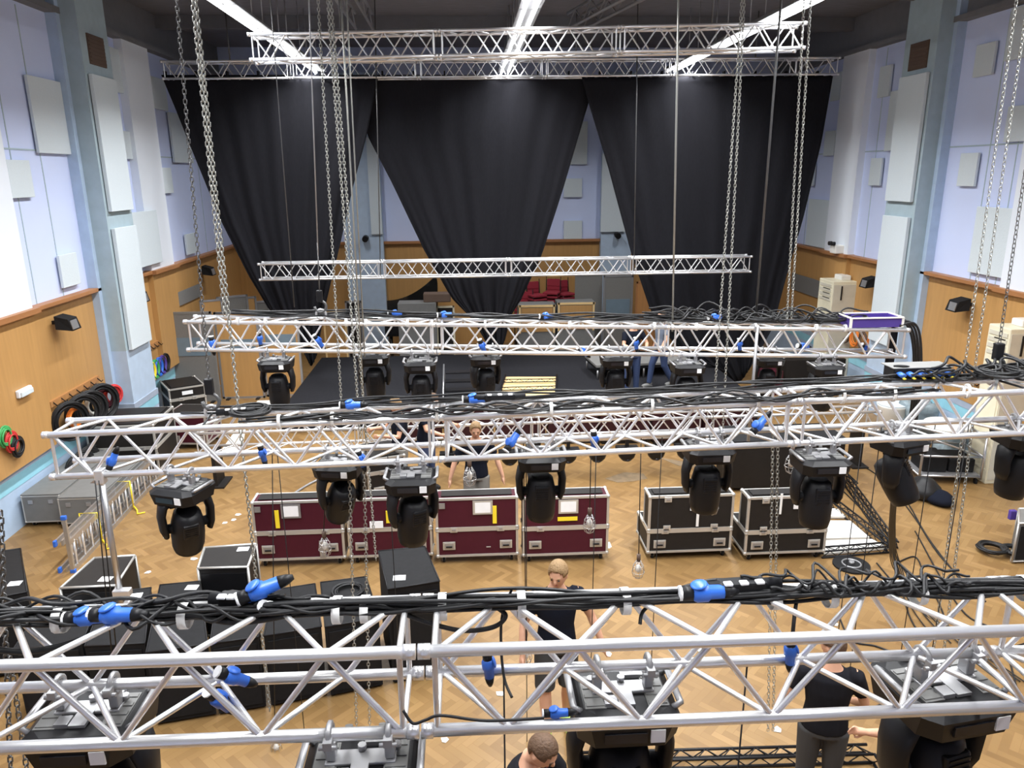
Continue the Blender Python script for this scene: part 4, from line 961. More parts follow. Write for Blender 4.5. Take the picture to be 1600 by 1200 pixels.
# grey cases by the left wall
for (x0, x1, y0, y1, h, lb) in ((-6.86, -6.3, 11.05, 13.0, .52, 'worn grey case against the left wall, left one of the pair'), (-6.27, -5.68, 10.95, 12.7, .50, 'worn grey case of the pair next to the ladder')):
    t = thing('storage_case', lb, 'case', ((x0+x1)/2, (y0+y1)/2, 0), 0, 'grey cases by the left wall'); w, d = x1-x0, y1-y0
    MB().box((0, 0, .08+(h-.08)/2), (w, d, h-.08), bev=.012).obj('body', 'greyc', t); MB().box((0, 0, h+.012), (w+.01, d+.01, .024), bev=.006).obj('lid', 'greyc', t)
    edging(t, (0, 0, .08+(h-.08)/2), (w-.01, d-.01, h-.1), .009)
    for k in (-.15, .15): MB().box((k, -d/2-.006, h-.10), (.07, .014, .06)).obj('latch', 'alud', t)
    MB().box((.05, -.3, h+.027), (.2, .1, .004)).obj('sticker', 'dado' if 'left one' in lb else 'brownv', t)
    casters(t, w, d, .035, .08)
# ladder lying on its long edge
A = P(116, 893, Z=.0); B = P(252, 745, Z=.0); A.z = B.z = 0; LL = (B-A).length; ang = math.atan2(B.y-A.y, B.x-A.x)
t = thing('extension_ladder', 'long aluminium extension ladder lying on its edge beside the grey cases', 'ladder', A, ang)
for k in range(3):
    q = MB()
    for z in (.03, .43): q.box((LL/2-.05*k, .09*k, z), (LL-.1*k, .028, .075))
    sec = q.obj('ladder_section', 'alu2', t)
    n = 13
    for i in range(n): MB().tube([(.12+.09*k+i*(LL-.35)/(n-1), .09*k, .03), (.12+.09*k+i*(LL-.35)/(n-1), .09*k, .43)], .016, 8).obj('rung', 'alu', sec)
MB().box((-.02, .0, .40), (.04, .05, .80)).obj('stabiliser_bar', 'alu2', t)
for z in (.02, .81): MB().box((-.02, 0, z), (.05, .07, .06), bev=.01).obj('rubber_foot', 'blue', t)
for z in (.03, .43): MB().box((.0, .18, z), (.06, .04, .09), bev=.01).obj('end_cap', 'blue', t)
for f_ in (.25, .60):
    q = MB(); x = LL*f_; q.tube([(x, -.03, .0), (x, -.03, .48), (x, .23, .48), (x, .23, .0)], .012, 6); q.tube([(x, -.03, .05), (x-.1, -.12, .015), (x-.25, -.18, .015), (x-.2, -.28, .015)], .012, 6); q.obj('lashing_strap', 'yellow', t)
# steel pipe hanging from second truss
a = chord_px(T2, 157, 'fb'); b = Vector((a.x, a.y, 1.75)); t = thing('hanging_pipe', 'straight steel pipe clamped under the left end of the second truss', 'pipe', a)
MB().tube([(0, 0, 0), (0, 0, b.z-a.z)], .024, 12).obj('pipe', 'alu2', t)
MB().box((0, 0, -.01), (.07, .08, .12), bev=.01).obj('top_clamp', 'alu', t); MB().box((.03, -.02, b.z-a.z+.15), (.14, .07, .06), bev=.01).obj('swivel_clamp', 'alu', t); MB().box((.06, -.02, b.z-a.z+.05), (.05, .07, .05), bev=.01).obj('lower_clamp', 'alu', t)
rope(148, 745, 163, 900, 5.7, 'thin black cord beside the hanging steel pipe, left one', .005, 'cable', ztop=2.9, zbot=1.2, nm='pulley_cord', cat='cord')
rope(154, 745, 170, 900, 5.7, 'thin black cord beside the hanging steel pipe, right one', .005, 'cable', ztop=2.9, zbot=1.2, nm='pulley_cord', cat='cord')
# loom below the lamp above the cable tangle
for i in range(6):
    dx = (i-2.5)*.012
    k_ = Vector((dx, dx*.7, 0))
    cab([P(1399, 705, Y=5.95)+k_, P(1397, 770, Y=6.3)+k_*1.3, P(1394, 830, Y=7.2)+k_*1.8, P(1398, 875, Y=8.3)+k_*2.5, P(1406+i*7, 905+i*10, Z=.02), P(1425+i*22, 950+i*14, Z=.02), P(1450+i*36, 985+i*20, Z=.02)], 'black cable of the loom falling to the floor at the right', .007, grp='cables of the loom at the right')

# ================================================================ STAGE
ZS = .42
c = [P(425, 648, Z=ZS), P(1176, 622, Z=ZS), P(1108, 545, Z=ZS), P(489, 560, Z=ZS)]
xl, xr_, yf, yb = -3.98, 6.25, 15.2, 20.2
t = thing('stage_platform', 'low black carpeted stage below the curtains', 'stage', ((xl+xr_)/2, (yf+yb)/2, 0))
MB().box((0, 0, ZS-.03), (xr_-xl, yb-yf, .06)).obj('deck', 'carpet', t)
MB().box((0, 0, (ZS-.06)/2), (xr_-xl-.06, yb-yf-.06, ZS-.06)).obj('skirt', 'cloth', t)
t = thing('stage_riser', 'grey-topped riser on short legs on the stage', 'riser', P(932, 593, Z=ZS)+Vector((1.12, .62, 0)), .10)
MB().box((0, 0, .33), (2.4, 1.1, .05)).obj('riser_top', 'grey', t); MB().box((0, 0, .27), (2.36, 1.06, .08)).obj('riser_frame', 'black', t)
for sx in (-1.15, 0, 1.15):
    for sy in (-.5, .5): MB().tube([(sx, sy, 0), (sx, sy, .26)], .025, 8).obj('leg', 'alu2', t)
# steps
p = P(722, 632, Z=ZS); t = thing('stage_steps', 'black steps with grey side posts on the front of the stage', 'steps', p, 0)
for k in range(4): MB().box((0, .15+k*.27, .08+k*.13), (.72, .22, .03)).obj('tread', 'black', t)
for sx in (-.4, .4):
    q = MB(); q.tube([(sx, .05, 0), (sx, .05, .22), (sx, 1.1, .62)], .018, 8); q.tube([(sx, 1.1, 0), (sx, 1.1, .62)], .016, 8); q.obj('side_frame', 'alu2', t)
# yellow panels in black frames
c = [P(778, 629, Z=ZS), P(868, 625, Z=ZS), P(870, 590, Z=ZS), P(790, 590, Z=ZS)]
O = sum(c, Vector())/4; t = thing('plywood_rack', 'pale plywood panels lying in black lattice rails at the stage front', 'panel', O, 0)
c = [q-O for q in c]
for k in range(3):
    u0, u1 = .01+k*.33, .325+k*.33
    MB().prism([c[0].lerp(c[3], u0), c[1].lerp(c[2], u0), c[1].lerp(c[2], u1), c[0].lerp(c[3], u1)], (0, 0, .03)).obj('ply_board', 'woodp', t)
for u in (.34, .67):
    a, b = c[0].lerp(c[3], u), c[1].lerp(c[2], u); q = MB(); q.tube([a+Vector((0, 0, .07)), b+Vector((0, 0, .07))], .012, 6); q.tube([a+Vector((0, 0, .14)), b+Vector((0, 0, .14))], .011, 6)
    q.tube([a.lerp(b, i/10)+Vector((0, 0, .07+.07*(i % 2))) for i in range(11)], .006, 5); q.obj('lattice_rail', 'black', t)
for s_ in (0, 1): MB().tube([c[s_]+Vector((0, 0, .07)), c[3-s_]+Vector((0, 0, .07))], .022, 6).obj('side_rail', 'black', t)
# dark maroon cases before the stage, seen through the lattice
for i, px in enumerate((652, 733, 814, 895, 976, 1057, 1138)):
    p = P(px, 694, Z=0); t = thing('storage_chest', 'dark chest before the stage seen through the lattice, %s from the left' % ORD[i], 'chest', (p.x, p.y, 0), 0, 'chests before the stage')
    MB().box((0, .2, .40), (.98, .4, .64), bev=.01).obj('body', 'dkmaroon', t); MB().box((0, .2, .74), (1.0, .42, .06), bev=.01).obj('lid', 'caseblk', t); MB().box((0, .2, .04), (.9, .34, .08)).obj('plinth', 'black', t)
p = P(1228, 766, Z=0); t = thing('storage_chest', 'wide dark chest behind the right black flight case, under the second truss', 'chest', (p.x, p.y, 0))
MB().box((0, .4, .46), (1.9, .8, .80), bev=.015).obj('body', 'caseblk', t); MB().box((0, .4, .88), (1.92, .82, .05), bev=.01).obj('lid', 'blackm', t); MB().box((0, .4, .03), (1.7, .6, .06)).obj('plinth', 'black', t)
q = MB(); a, b = P(400, 644, Z=0), P(440, 644, Z=0); q.box(((a.x+b.x)/2, a.y+.3, .06), (b.x-a.x+.2, .5, .12), bev=.02); solo(q, 'foam_block', 'whitep', 'white block on the floor left of the stage', 'block')

# ================================================================ BEHIND THE STAGE
def board(px0, px1, ytop, ybot, Y, mt, label, fr='alud', window=None, tilt=0, base=0.0, th=.05, cat='screen', grp='acoustic screens at the left rear', nm='acoustic_screen'):
    a, b = P(px0, ybot, Y=Y), P(px1, ybot, Y=Y); z1 = P((px0+px1)/2, ytop, Y=Y).z; w = b.x-a.x
    t = thing(nm, label, cat, ((a.x+b.x)/2, Y, base), tilt, grp); h = z1-base
    MB().box((0, 0, h/2), (w-.08, th*.7, h-.06)).obj('board', mt, t)
    q = MB()
    for s_ in (-1, 1): q.box((s_*(w/2-.02), 0, h/2), (.05, th, h))
    for z in (.025, h-.025): q.box((0, 0, z), (w, th, .05))
    q.obj('frame', fr, t)
    if window: MB().box((0, -th*.4, h*window[0]), (w*.8, .02, h*window[1])).obj('window_pane', 'bluew', t)
    for s_ in (-1, 1): MB().box((s_*w*.35, 0, .012), (.08, .36, .024)).obj('foot', 'black', t)
    return t
board(274, 346, 487, 628, 17.7, 'grey', 'tall grey acoustic screen with a dark window, nearest the left wall', window=(.62, .2), fr='grey')
board(349, 415, 487, 622, 17.9, 'wood', 'wooden acoustic screen with a dark window, right of the grey one', window=(.62, .14))
board(418, 476, 500, 622, 18.0, 'wood', 'wooden acoustic screen with grey frame left of the stage', window=(.75, .14))
for i, (a_, b_, y_) in enumerate(((318, 352, 468), (345, 392, 462), (372, 405, 464), (398, 425, 470), (420, 436, 466))):
    board(a_, b_, y_, 520, 19.0+i*.35, ['wood', 'grey', 'wood', 'grey', 'wood'][i], '%s acoustic screen stored behind the front row, %s from the left' % (['wooden', 'grey', 'wooden', 'grey', 'wooden'][i], ORD[i]), tilt=.5)
board(510, 545, 484, 560, 20.8, 'wood', 'narrow wooden screen behind the gap between left and middle curtain', fr='woodp')
board(545, 570, 470, 560, 21.5, 'caseblk', 'dark narrow screen beside the pillar between left and middle curtain')
board(684, 712, 478, 560, 20.9, 'caseblk', 'dark screen with a cream frame left of the middle curtain', fr='cream', window=None)
def cabinet(px0, px1, yt, Y, label, h=None):
    a, b = P(px0, yt, Y=Y), P(px1, yt, Y=Y); w = b.x-a.x; z = a.z
    t = thing('wooden_cabinet', label, 'cabinet', ((a.x+b.x)/2, Y+.3, 0), 0, 'wooden cabinets behind the stage')
    MB().box((0, 0, z/2), (w, .6, z)).obj('body', 'greyc', t); MB().box((0, -.305, z-.42), (w-.16, .02, .68)).obj('door_panel', 'wood', t)
    q = MB()
    for s_ in (-1, 1): q.box((s_*(w/2-.04), -.31, z-.4), (.05, .02, .8))
    q.box((0, -.31, z-.03), (w, .02, .06)); q.obj('trim_frame', 'woodp', t)
cabinet(810, 868, 477, 20.8, 'left wooden cabinet behind the stage below the red chairs')
cabinet(871, 930, 473, 20.8, 'right wooden cabinet behind the stage')
q = MB(); a, b = P(621, 475, Y=20.6), P(681, 475, Y=20.6); z = a.z
t = thing('equipment_cabinet', 'grey cabinet with a wooden drawer left of the middle curtain', 'cabinet', ((a.x+b.x)/2, 20.9, 0))
MB().box((0, 0, z/2), (b.x-a.x, .6, z)).obj('body', 'greyc', t); MB().box((0, -.31, z-.46), (b.x-a.x-.1, .03, .26)).obj('drawer', 'wood', t)
# grand piano with raised lid
p = P(635, 470, Y=21.8); t = thing('grand_piano', 'black grand piano with its lid up left of the middle curtain', 'piano', (p.x+.1, 21.9, 0))
pts = [(-.75, -.2, 0), (.75, -.2, 0), (.75, .2, 0), (.3, .5, 0), (.05, .8, 0), (-.75, .8, 0)]
MB().prism([Vector(q)+Vector((0, 0, .65)) for q in pts], (0, 0, .35)).obj('case_body', 'piano', t)
curve = [(-.75, 0, 1.0), (-.75, 0, 1.55)] + [(-.75+1.5*i/10, 0, 1.55+.75*(i/10)**2.0) for i in range(1, 11)] + [(.78, 0, 2.05), (.75, 0, 1.0)]
MB().prism([Vector((x, y+.75, z)) for x, y, z in curve], (0, .04, 0)).obj('lid', 'piano', t)
for x, y in ((-.6, 0), (.6, 0), (0, .65)): MB().tube([(x, y, 0), (x, y, .66)], .05, 8).obj('leg', 'piano', t)
# things on the cabinet
p = P(683, 462, Y=20.9); q = MB().box((p.x, 20.95, z+.12), (.75, .4, .24), bev=.02); solo(q, 'mixer_desk', 'brownv', 'brown-black mixing desk on the grey cabinet left of the middle curtain', 'equipment')
# stacked red chairs
def chair():
    t = thing('stacking_chair', '', 'chair')
    MB().box((0, 0, .46), (.46, .44, .07), bev=.02).obj('seat', 'chairred', t)
    MB().box((0, .24, .74), (.40, .04, .22), rot=Rx(-.12), bev=.015).obj('backrest', 'chairred', t)
    q = MB()
    for s_ in (-.22, .22): q.tube([(s_, -.2, 0), (s_, -.18, .44), (s_, .2, .44), (s_, .25, .92)], .012, 6); q.tube([(s_, .24, 0), (s_, .18, .44)], .012, 6)
    q.obj('frame', 'black', t); return t
ch0 = chair(); firstc = True
# low platform the stacks stand on, hidden behind the cabinets
pl = P(815, 475, Y=22.0)
for si, (px, ytop, n) in enumerate(((818, 452, 5), (839, 436, 9), (862, 432, 9), (885, 434, 9))):
    p = P(px, ytop, Y=22.1 + .15*si); ztop = p.z
    base = max(0.0, ztop-.95-(n-1)*.11)
    for k in range(n):
        o = ch0 if firstc else copy_tree(ch0); firstc = False
        o.location = (p.x, p.y, base+k*.11); o.rotation_euler = (0, 0, .45 if si % 2 else -.35)
        o['label'] = 'red chair in the %s stack from the left behind the cabinets, %s from the bottom' % (ORD[si], ORD[k]); o['group'] = 'stacked red chairs'
    if base > .02:
        q = MB().box((p.x, p.y, base/2), (.55, .55, base)); solo(q, 'chair_dolly', 'caseblk', 'dark dolly under the %s stack of red chairs' % ORD[si], 'dolly', 'dollies under the red chairs')
# grey screens and glazed box at the right of the gap
board(897, 938, 428, 560, 21.6, 'grey', 'plain grey screen right of the red chairs', fr='grey', grp=None)
board(940, 985, 430, 560, 21.4, 'grey', 'grey screen with a blue window right of the cabinets', fr='alud', window=(.60, .22), grp=None)
board(990, 1020, 440, 560, 21.2, 'wood2', 'brown wooden screen at the right curtain edge', fr='trim', grp=None)

# ================================================================ RIGHT SIDE OF THE FLOOR
def frame_beam(pts, label, nm='black_lattice_beam', h=.09, w=.12, mt='black'):
    a, b = [Vector((p.x, p.y, .02)) for p in pts]; d = (b-a).normalized(); n = Vector((-d.y, d.x, 0))*w; q = MB(); k = max(4, int((b-a).length/.12)); k += k % 2
    for o in (Vector(), n):
        for z in (0, h): q.tube([a+o+Vector((0, 0, z)), b+o+Vector((0, 0, z))], .014, 6)
        q.tube([a.lerp(b, i/k)+o+Vector((0, 0, h*(i % 2))) for i in range(k+1)], .007, 5)
    q.tube([a.lerp(b, i/k)+n*(i % 2)+Vector((0, 0, h)) for i in range(k+1)], .007, 5)
    return q, a
for pa, pb, lb in (((1284, 873), (1400, 864), 'black lattice beam along the front of the white floor panels'), ((1398, 862), (1303, 788), 'black lattice beam along the right side of the white floor panels'), ((1402, 858), (1322, 748), 'longer black lattice beam slanting away right of the white panels'), ((888, 1208), (1362, 1194), 'black lattice beam on the floor at the bottom edge'), ((1364, 1194), (1392, 1240), 'short black lattice beam at the bottom right, end-on')):
    q, a = frame_beam((P(*pa, Z=0), P(*pb, Z=0)), lb); tag(q.obj('lattice_beam', 'black', origin=a), lb, 'lattice beam')
for i, qd in enumerate((((1293, 797), (1308, 797), (1322, 810), (1291, 810)), ((1291, 816), (1328, 816), (1358, 842), (1289, 844)), ((1289, 847), (1362, 845), (1388, 858), (1287, 868)))):
    a = [P(*q_, Z=.012) for q_ in qd]; q = MB().prism(a[::-1], (0, 0, .03)); solo(q, 'laminate_sheet', 'whitep', 'white board on the floor beside the right black case, %s' % ('farthest', 'middle one', 'nearest')[i], 'panel', 'white floor panels')
p = P(1330, 884, Z=0); t = thing('round_base', 'round black stand base lying on the floor near the white panels', 'stand base', p)
MB().tube([(0, 0, .0), (0, 0, .03)], .24, 28).obj('disc', 'blackm', t); MB().torus((0, 0, .035), .12, .012).obj('ring', 'alud', t); MB().tube([(0, 0, .03), (0, 0, .07)], .035, 10).obj('socket', 'alud', t)
p = P(1566, 866, Z=.0); coil(p+Vector((-.12, .05, .06)), .17, 14, 'heap of black cable on the floor at the right edge', r=.016); coil(p+Vector((.12, -.04, .06)), .15, 12, 'second heap of black cable on the floor touching the right edge', r=.016)
# silver trolley
p = P(1490, 758, Z=0); t = thing('equipment_trolley', 'silver tubular trolley loaded with black gear at the right', 'trolley', (p.x, p.y+.4, 0), -.15)
q = MB()
for sx in (-.5, .5):
    for sy in (-.35, .35): q.tube([(sx, sy, .1), (sx, sy, .85)], .022, 8)
for z in (.14, .5, .85):
    for sy in (-.35, .35): q.tube([(-.5, sy, z), (.5, sy, z)], .018, 8)
    for sx in (-.5, .5): q.tube([(sx, -.35, z), (sx, .35, z)], .018, 8)
q.tube([(-.5, -.35, .85), (.5, -.35, .5)], .016, 8); q.obj('tubular_frame', 'alu2', t)
MB().box((0, 0, .16), (.96, .66, .02)).obj('shelf', 'alud', t)
for sx in (-.45, .45):
    for sy in (-.3, .3): MB().tube([(sx-.015, sy, .05), (sx+.015, sy, .05)], .05, 12).obj('caster', 'blackm', t)
L0 = Matrix.Translation(t.location) @ Rz(-.15).to_4x4()
for k, (x, y, z, s_, lb) in enumerate(((-.22, 0, .31, (.4, .5, .28), 'black box on the left of the silver trolley shelf'), (.23, .02, .29, (.42, .5, .24), 'black box on the right of the silver trolley shelf'))):
    solo(MB().box(L0 @ Vector((x, y, z)), s_, rot=Rz(-.15), bev=.02), 'equipment_box', 'blackm', lb, 'box')
solo(MB().tube([L0 @ Vector((0, 0, .875)), L0 @ Vector((0, 0, .90)), L0 @ Vector((0, 0, .98))], 1, 24, radii=[.30, .36, .37]), 'plastic_tray', 'whitep', 'round white tray on top of the silver trolley', 'tray')
def blob(c, r, seed, amp=.18):
    q = MB(); q.ball(c, r, u=20, v=14); rr = random.Random(seed); ph = [rr.uniform(0, 6) for _ in range(6)]; c = Vector(c)
    for v in q.b.verts:
        d = (v.co-c); k = 1+amp*(math.sin(d.x*14+ph[0])+math.sin(d.y*17+ph[1])+math.sin(d.z*19+ph[2]))/2; v.co = c+d*k; v.co.z = max(v.co.z, .004)
    return q
p = P(1452, 785, Z=0); solo(blob(p+Vector((0, .2, .16)), (.26, .26, .2), 3), 'equipment_bag', 'cable', 'black bag slumped on the floor left of the trolley', 'bag')
p = P(1470, 792, Z=0); solo(blob(p+Vector((.05, .1, .10)), (.2, .2, .12), 4), 'equipment_bag', 'navy', 'dark blue bag on the floor before the trolley', 'bag')
p = P(1560, 745, Z=0); solo(blob(Vector((9.0, 12.75, .30)), (.27, .30, .32), 5, .35), 'rubbish_bag', 'bagg', 'crumpled grey-blue polythene bag beside the heater', 'bag')
p = P(1425, 690, Z=0); solo(blob(Vector((8.9, 13.8, .40)), (.33, .3, .42), 6, .3), 'rubbish_bag', 'bagg', 'grey-blue polythene bag behind the trolley against the right wall', 'bag')
p = P(1380, 700, Z=0)
q = MB().prism([P(*q_, Z=.01) for q_ in ((342, 712), (378, 706), (384, 672), (372, 670))], (0, 0, .04)); solo(q, 'laminate_sheet', 'whitep', 'white sheet on the floor seen through the left part of the second truss', 'board')
t = thing('plastic_tub', 'pale round tub behind the right end of the low truss', 'tub', (p.x+.5, p.y+.7, 0))
MB().tube([(0, 0, 0), (0, 0, .62), (0, 0, .66)], 1, 20, radii=[.22, .28, .30]).obj('tub_body', 'whitep', t); MB().tube([(0, 0, .662), (0, 0, .69)], .29, 20).obj('tub_lid', 'panel', t)
qcase('storage_case', ((1592, 795), (1650, 795), (1665, 815), (1592, 818)), .6, 'greyc', 'dark grey case at the right picture edge with a violet corner', 'case', None, None, True)
q = MB(); p = P(1583, 798, Z=.62); q.box(p+Vector((.0, 0, -.06)), (.09, .06, .14), bev=.01); solo(q, 'cloth_pouch', 'purple', 'small violet pouch hanging on the grey case at the right edge', 'pouch')
# dark gear at the right rear of the stage
for px, py, w, h, mt, lb in ((1250, 612, .8, .8, 'caseblk', 'dark equipment box right of the stage'), (1205, 618, .5, .6, 'maroon', 'dark red equipment box right of the stage end'), (1300, 618, .5, .9, 'caseblk', 'dark equipment box behind the last lamp of the stage truss')):
    p = P(px, py, Z=0); solo(MB().box((p.x, p.y+.25, h/2), (w, .5, h), bev=.01), 'equipment_box', mt, lb, 'box')
# poles
a = chord_px(T4, 1181, 'ft'); t = thing('vertical_pole', 'thin steel pole clamped to the stage truss right of its middle', 'pole', a-Vector((0, .05, 0)))
MB().tube([(0, 0, .05), (0, 0, -1.5)], .02, 10).obj('pole', 'alud', t); MB().box((0, .03, 0), (.06, .09, .08), bev=.01).obj('clamp', 'alud', t)
a = chord_px(T4, 1400, 'rt'); q = MB(); q.box(a+Vector((0, .04, -.5)), (.12, .02, 1.0)); solo(q, 'black_strap', 'cloth', 'wide black strap hanging at the right end of the stage truss', 'strap')
for i in range(4):
    a = chord(T4, T4[-1].x-.05, 'ft')+Vector((-.1, .1*i, .06)); cab([a, a+Vector((.2, 0, .02)), a+Vector((.32+.02*i, 0, -.25)), a+Vector((.40+.03*i, 0, -.9)), a+Vector((.42+.03*i, .02, -1.7))], 'black cable dropping off the right end of the stage truss', .016, grp='cables off the end of the stage truss')
p = P(1334, 605, X=XR-.9); 
# purple crate and dimmer bar
a = chord_px(T4, 1368, 'ft'); t = thing('plastic_crate', 'white-edged crate lined in violet on the right end of the stage truss', 'crate', a+Vector((0, .17, .03))); t.scale = (1, 1, .7)
q = MB()
for sx in (-.33, .33): q.box((sx, 0, .09), (.02, .34, .17))
for sy in (-.17, .17): q.box((0, sy, .09), (.66, .02, .17))
q.box((0, 0, .01), (.66, .34, .02)); q.obj('crate_body', 'purple', t)
q = MB()
for sy in (-.18, .18): q.box((0, sy, .18), (.70, .03, .02)); 
for sx in (-.34, .34): q.box((sx, 0, .18), (.03, .36, .02)); q.box((sx, -.18, .09), (.03, .02, .18))
q.obj('rim', 'whitep', t)
a = chord_px(T2, 1440, 'rt'); t = thing('socket_distribution_box', 'black distribution box with a row of six blue sockets on the second truss', 'distribution box', a+Vector((.0, .08, .03)), .02)
MB().box((0, 0, .08), (.48, .15, .15), bev=.01).obj('housing', 'black', t)
MB().box((0, .02, .165), (.50, .20, .016), bev=.005).obj('lid', 'greyc', t)
t.scale = (1.05, 1, .62)
for k in range(6):
    s_ = MB().tube([(-.2+k*.08, -.075, .10), (-.2+k*.08+.01, -.13, .08)], .028, 10).obj('socket', 'blue', t)
    MB().tube([(-.19+k*.08, -.13, .055), (-.185+k*.08, -.15, .045)], .012, 8).obj('yellow_cap', 'yellow', s_)
# floor cables
rr = random.Random(11)
fl = [((1320, 715), (1360, 735), (1410, 775), (1450, 840), (1500, 905)), ((1318, 740), (1340, 755), (1330, 745), (1320, 735)), ((1400, 770), (1430, 810), (1470, 870), (1540, 940)), ((1395, 860), (1420, 900), (1460, 930), (1500, 1000), (1600, 1010)),
      ((1370, 880), (1410, 920), (1440, 900), (1430, 870), (1400, 880)), ((1310, 960), (1330, 1000), (1370, 1010), (1420, 1030)), ((1430, 830), (1500, 950), (1560, 990), (1590, 1080)), ((1290, 1140), (1400, 1090), (1560, 1020), (1620, 1000)),
      ((1310, 760), (1350, 800), (1390, 850), (1420, 960), (1450, 1000)), ((200, 655), (250, 690), (290, 665), (310, 650), (420, 650)), ((330, 640), (240, 655), (210, 670), (205, 700))]
for i, l_ in enumerate(fl): cab([P(x, y, Z=.012) for x, y in l_], 'black cable snaking on the floor, ' + ['from the wide dark box to the right', 'small loop beside the lamp above the right black case', 'from the loom towards the right edge', 'curving under the loom to the right edge', 'small loop at the foot of the loom', 'short one above the lower right person', 'long one at the far right', 'crossing behind the reaching hands', 'from the panels past the loom', 'left of the stage', 'round the black case at the left pilaster'][i], .010)
# stain, papers, tape
pts = [P(*q_, Z=.002) for q_ in ((945, 748), (975, 738), (1005, 740), (1012, 748), (990, 752), (965, 754))]
pts2 = [P(*q_, Z=.002) for q_ in ((1030, 715), (1072, 722), (1095, 731), (1060, 728))]
q = MB().prism(pts[::-1], (0, 0, .002)); q.prism(pts2[::-1], (0, 0, .002)); tag(solo(q, 'floor_stain', 'stain', 'dark stain on the parquet right of the maroon cases', 'stain'), kind='stuff')
for i, (x, y, lb) in enumerate(((372, 804, 'left of the leftmost maroon case'), (352, 817, 'left of the leftmost maroon case, the nearer one'), (303, 873, 'between the shallow case and the rack case'), (259, 839, 'right of the ladder'), (232, 894, 'beside the shallow silver-edged case'), (811, 1018, 'by the hand of the man in the middle'), (1094, 1015, 'right of the man in the middle'), (695, 1156, 'at the bottom left of the crouching person'), (1215, 1140, 'left of the man with his back turned'), (1304, 975, 'above the man with his back turned'), (782, 1084, 'before the feet of the man in the middle'), (950, 1022, 'right behind the man in the middle'), (365, 812, 'below the left lamp of the second truss'))):
    p = P(x, y, Z=.004); r_ = random.Random(i); pp = [p+Vector((math.cos(a)*r_.uniform(.03, .06), math.sin(a)*r_.uniform(.03, .06), 0)) for a in (0, 1.2, 2.5, 3.8, 5)]
    solo(MB().prism(pp, (0, 0, .004)), 'paper_scrap', 'paper', 'white paper scrap on the floor '+lb, 'paper scrap', 'paper scraps on the floor')
a, b, c_ = P(940, 856, Z=.003), P(953, 855, Z=.003), P(950, 847, Z=.003)
q = MB().box((a+b)/2, ((b-a).length, .05, .003)); q.box((b+c_)/2, (.05, (c_-b).length, .003)); solo(q, 'tape_mark', 'tape', 'white L-shaped tape mark at the right maroon case', 'tape mark')
# shard tools
p = P(487, 752, Z=0)
cab([P(458, 772, Z=.02), P(480, 758, Z=.02), P(500, 748, Z=.02), P(520, 738, Z=.02)], 'grey cable tool lying on the floor behind the leftmost maroon case', .02, 'alud', nm='metal_bar', cat='bar')

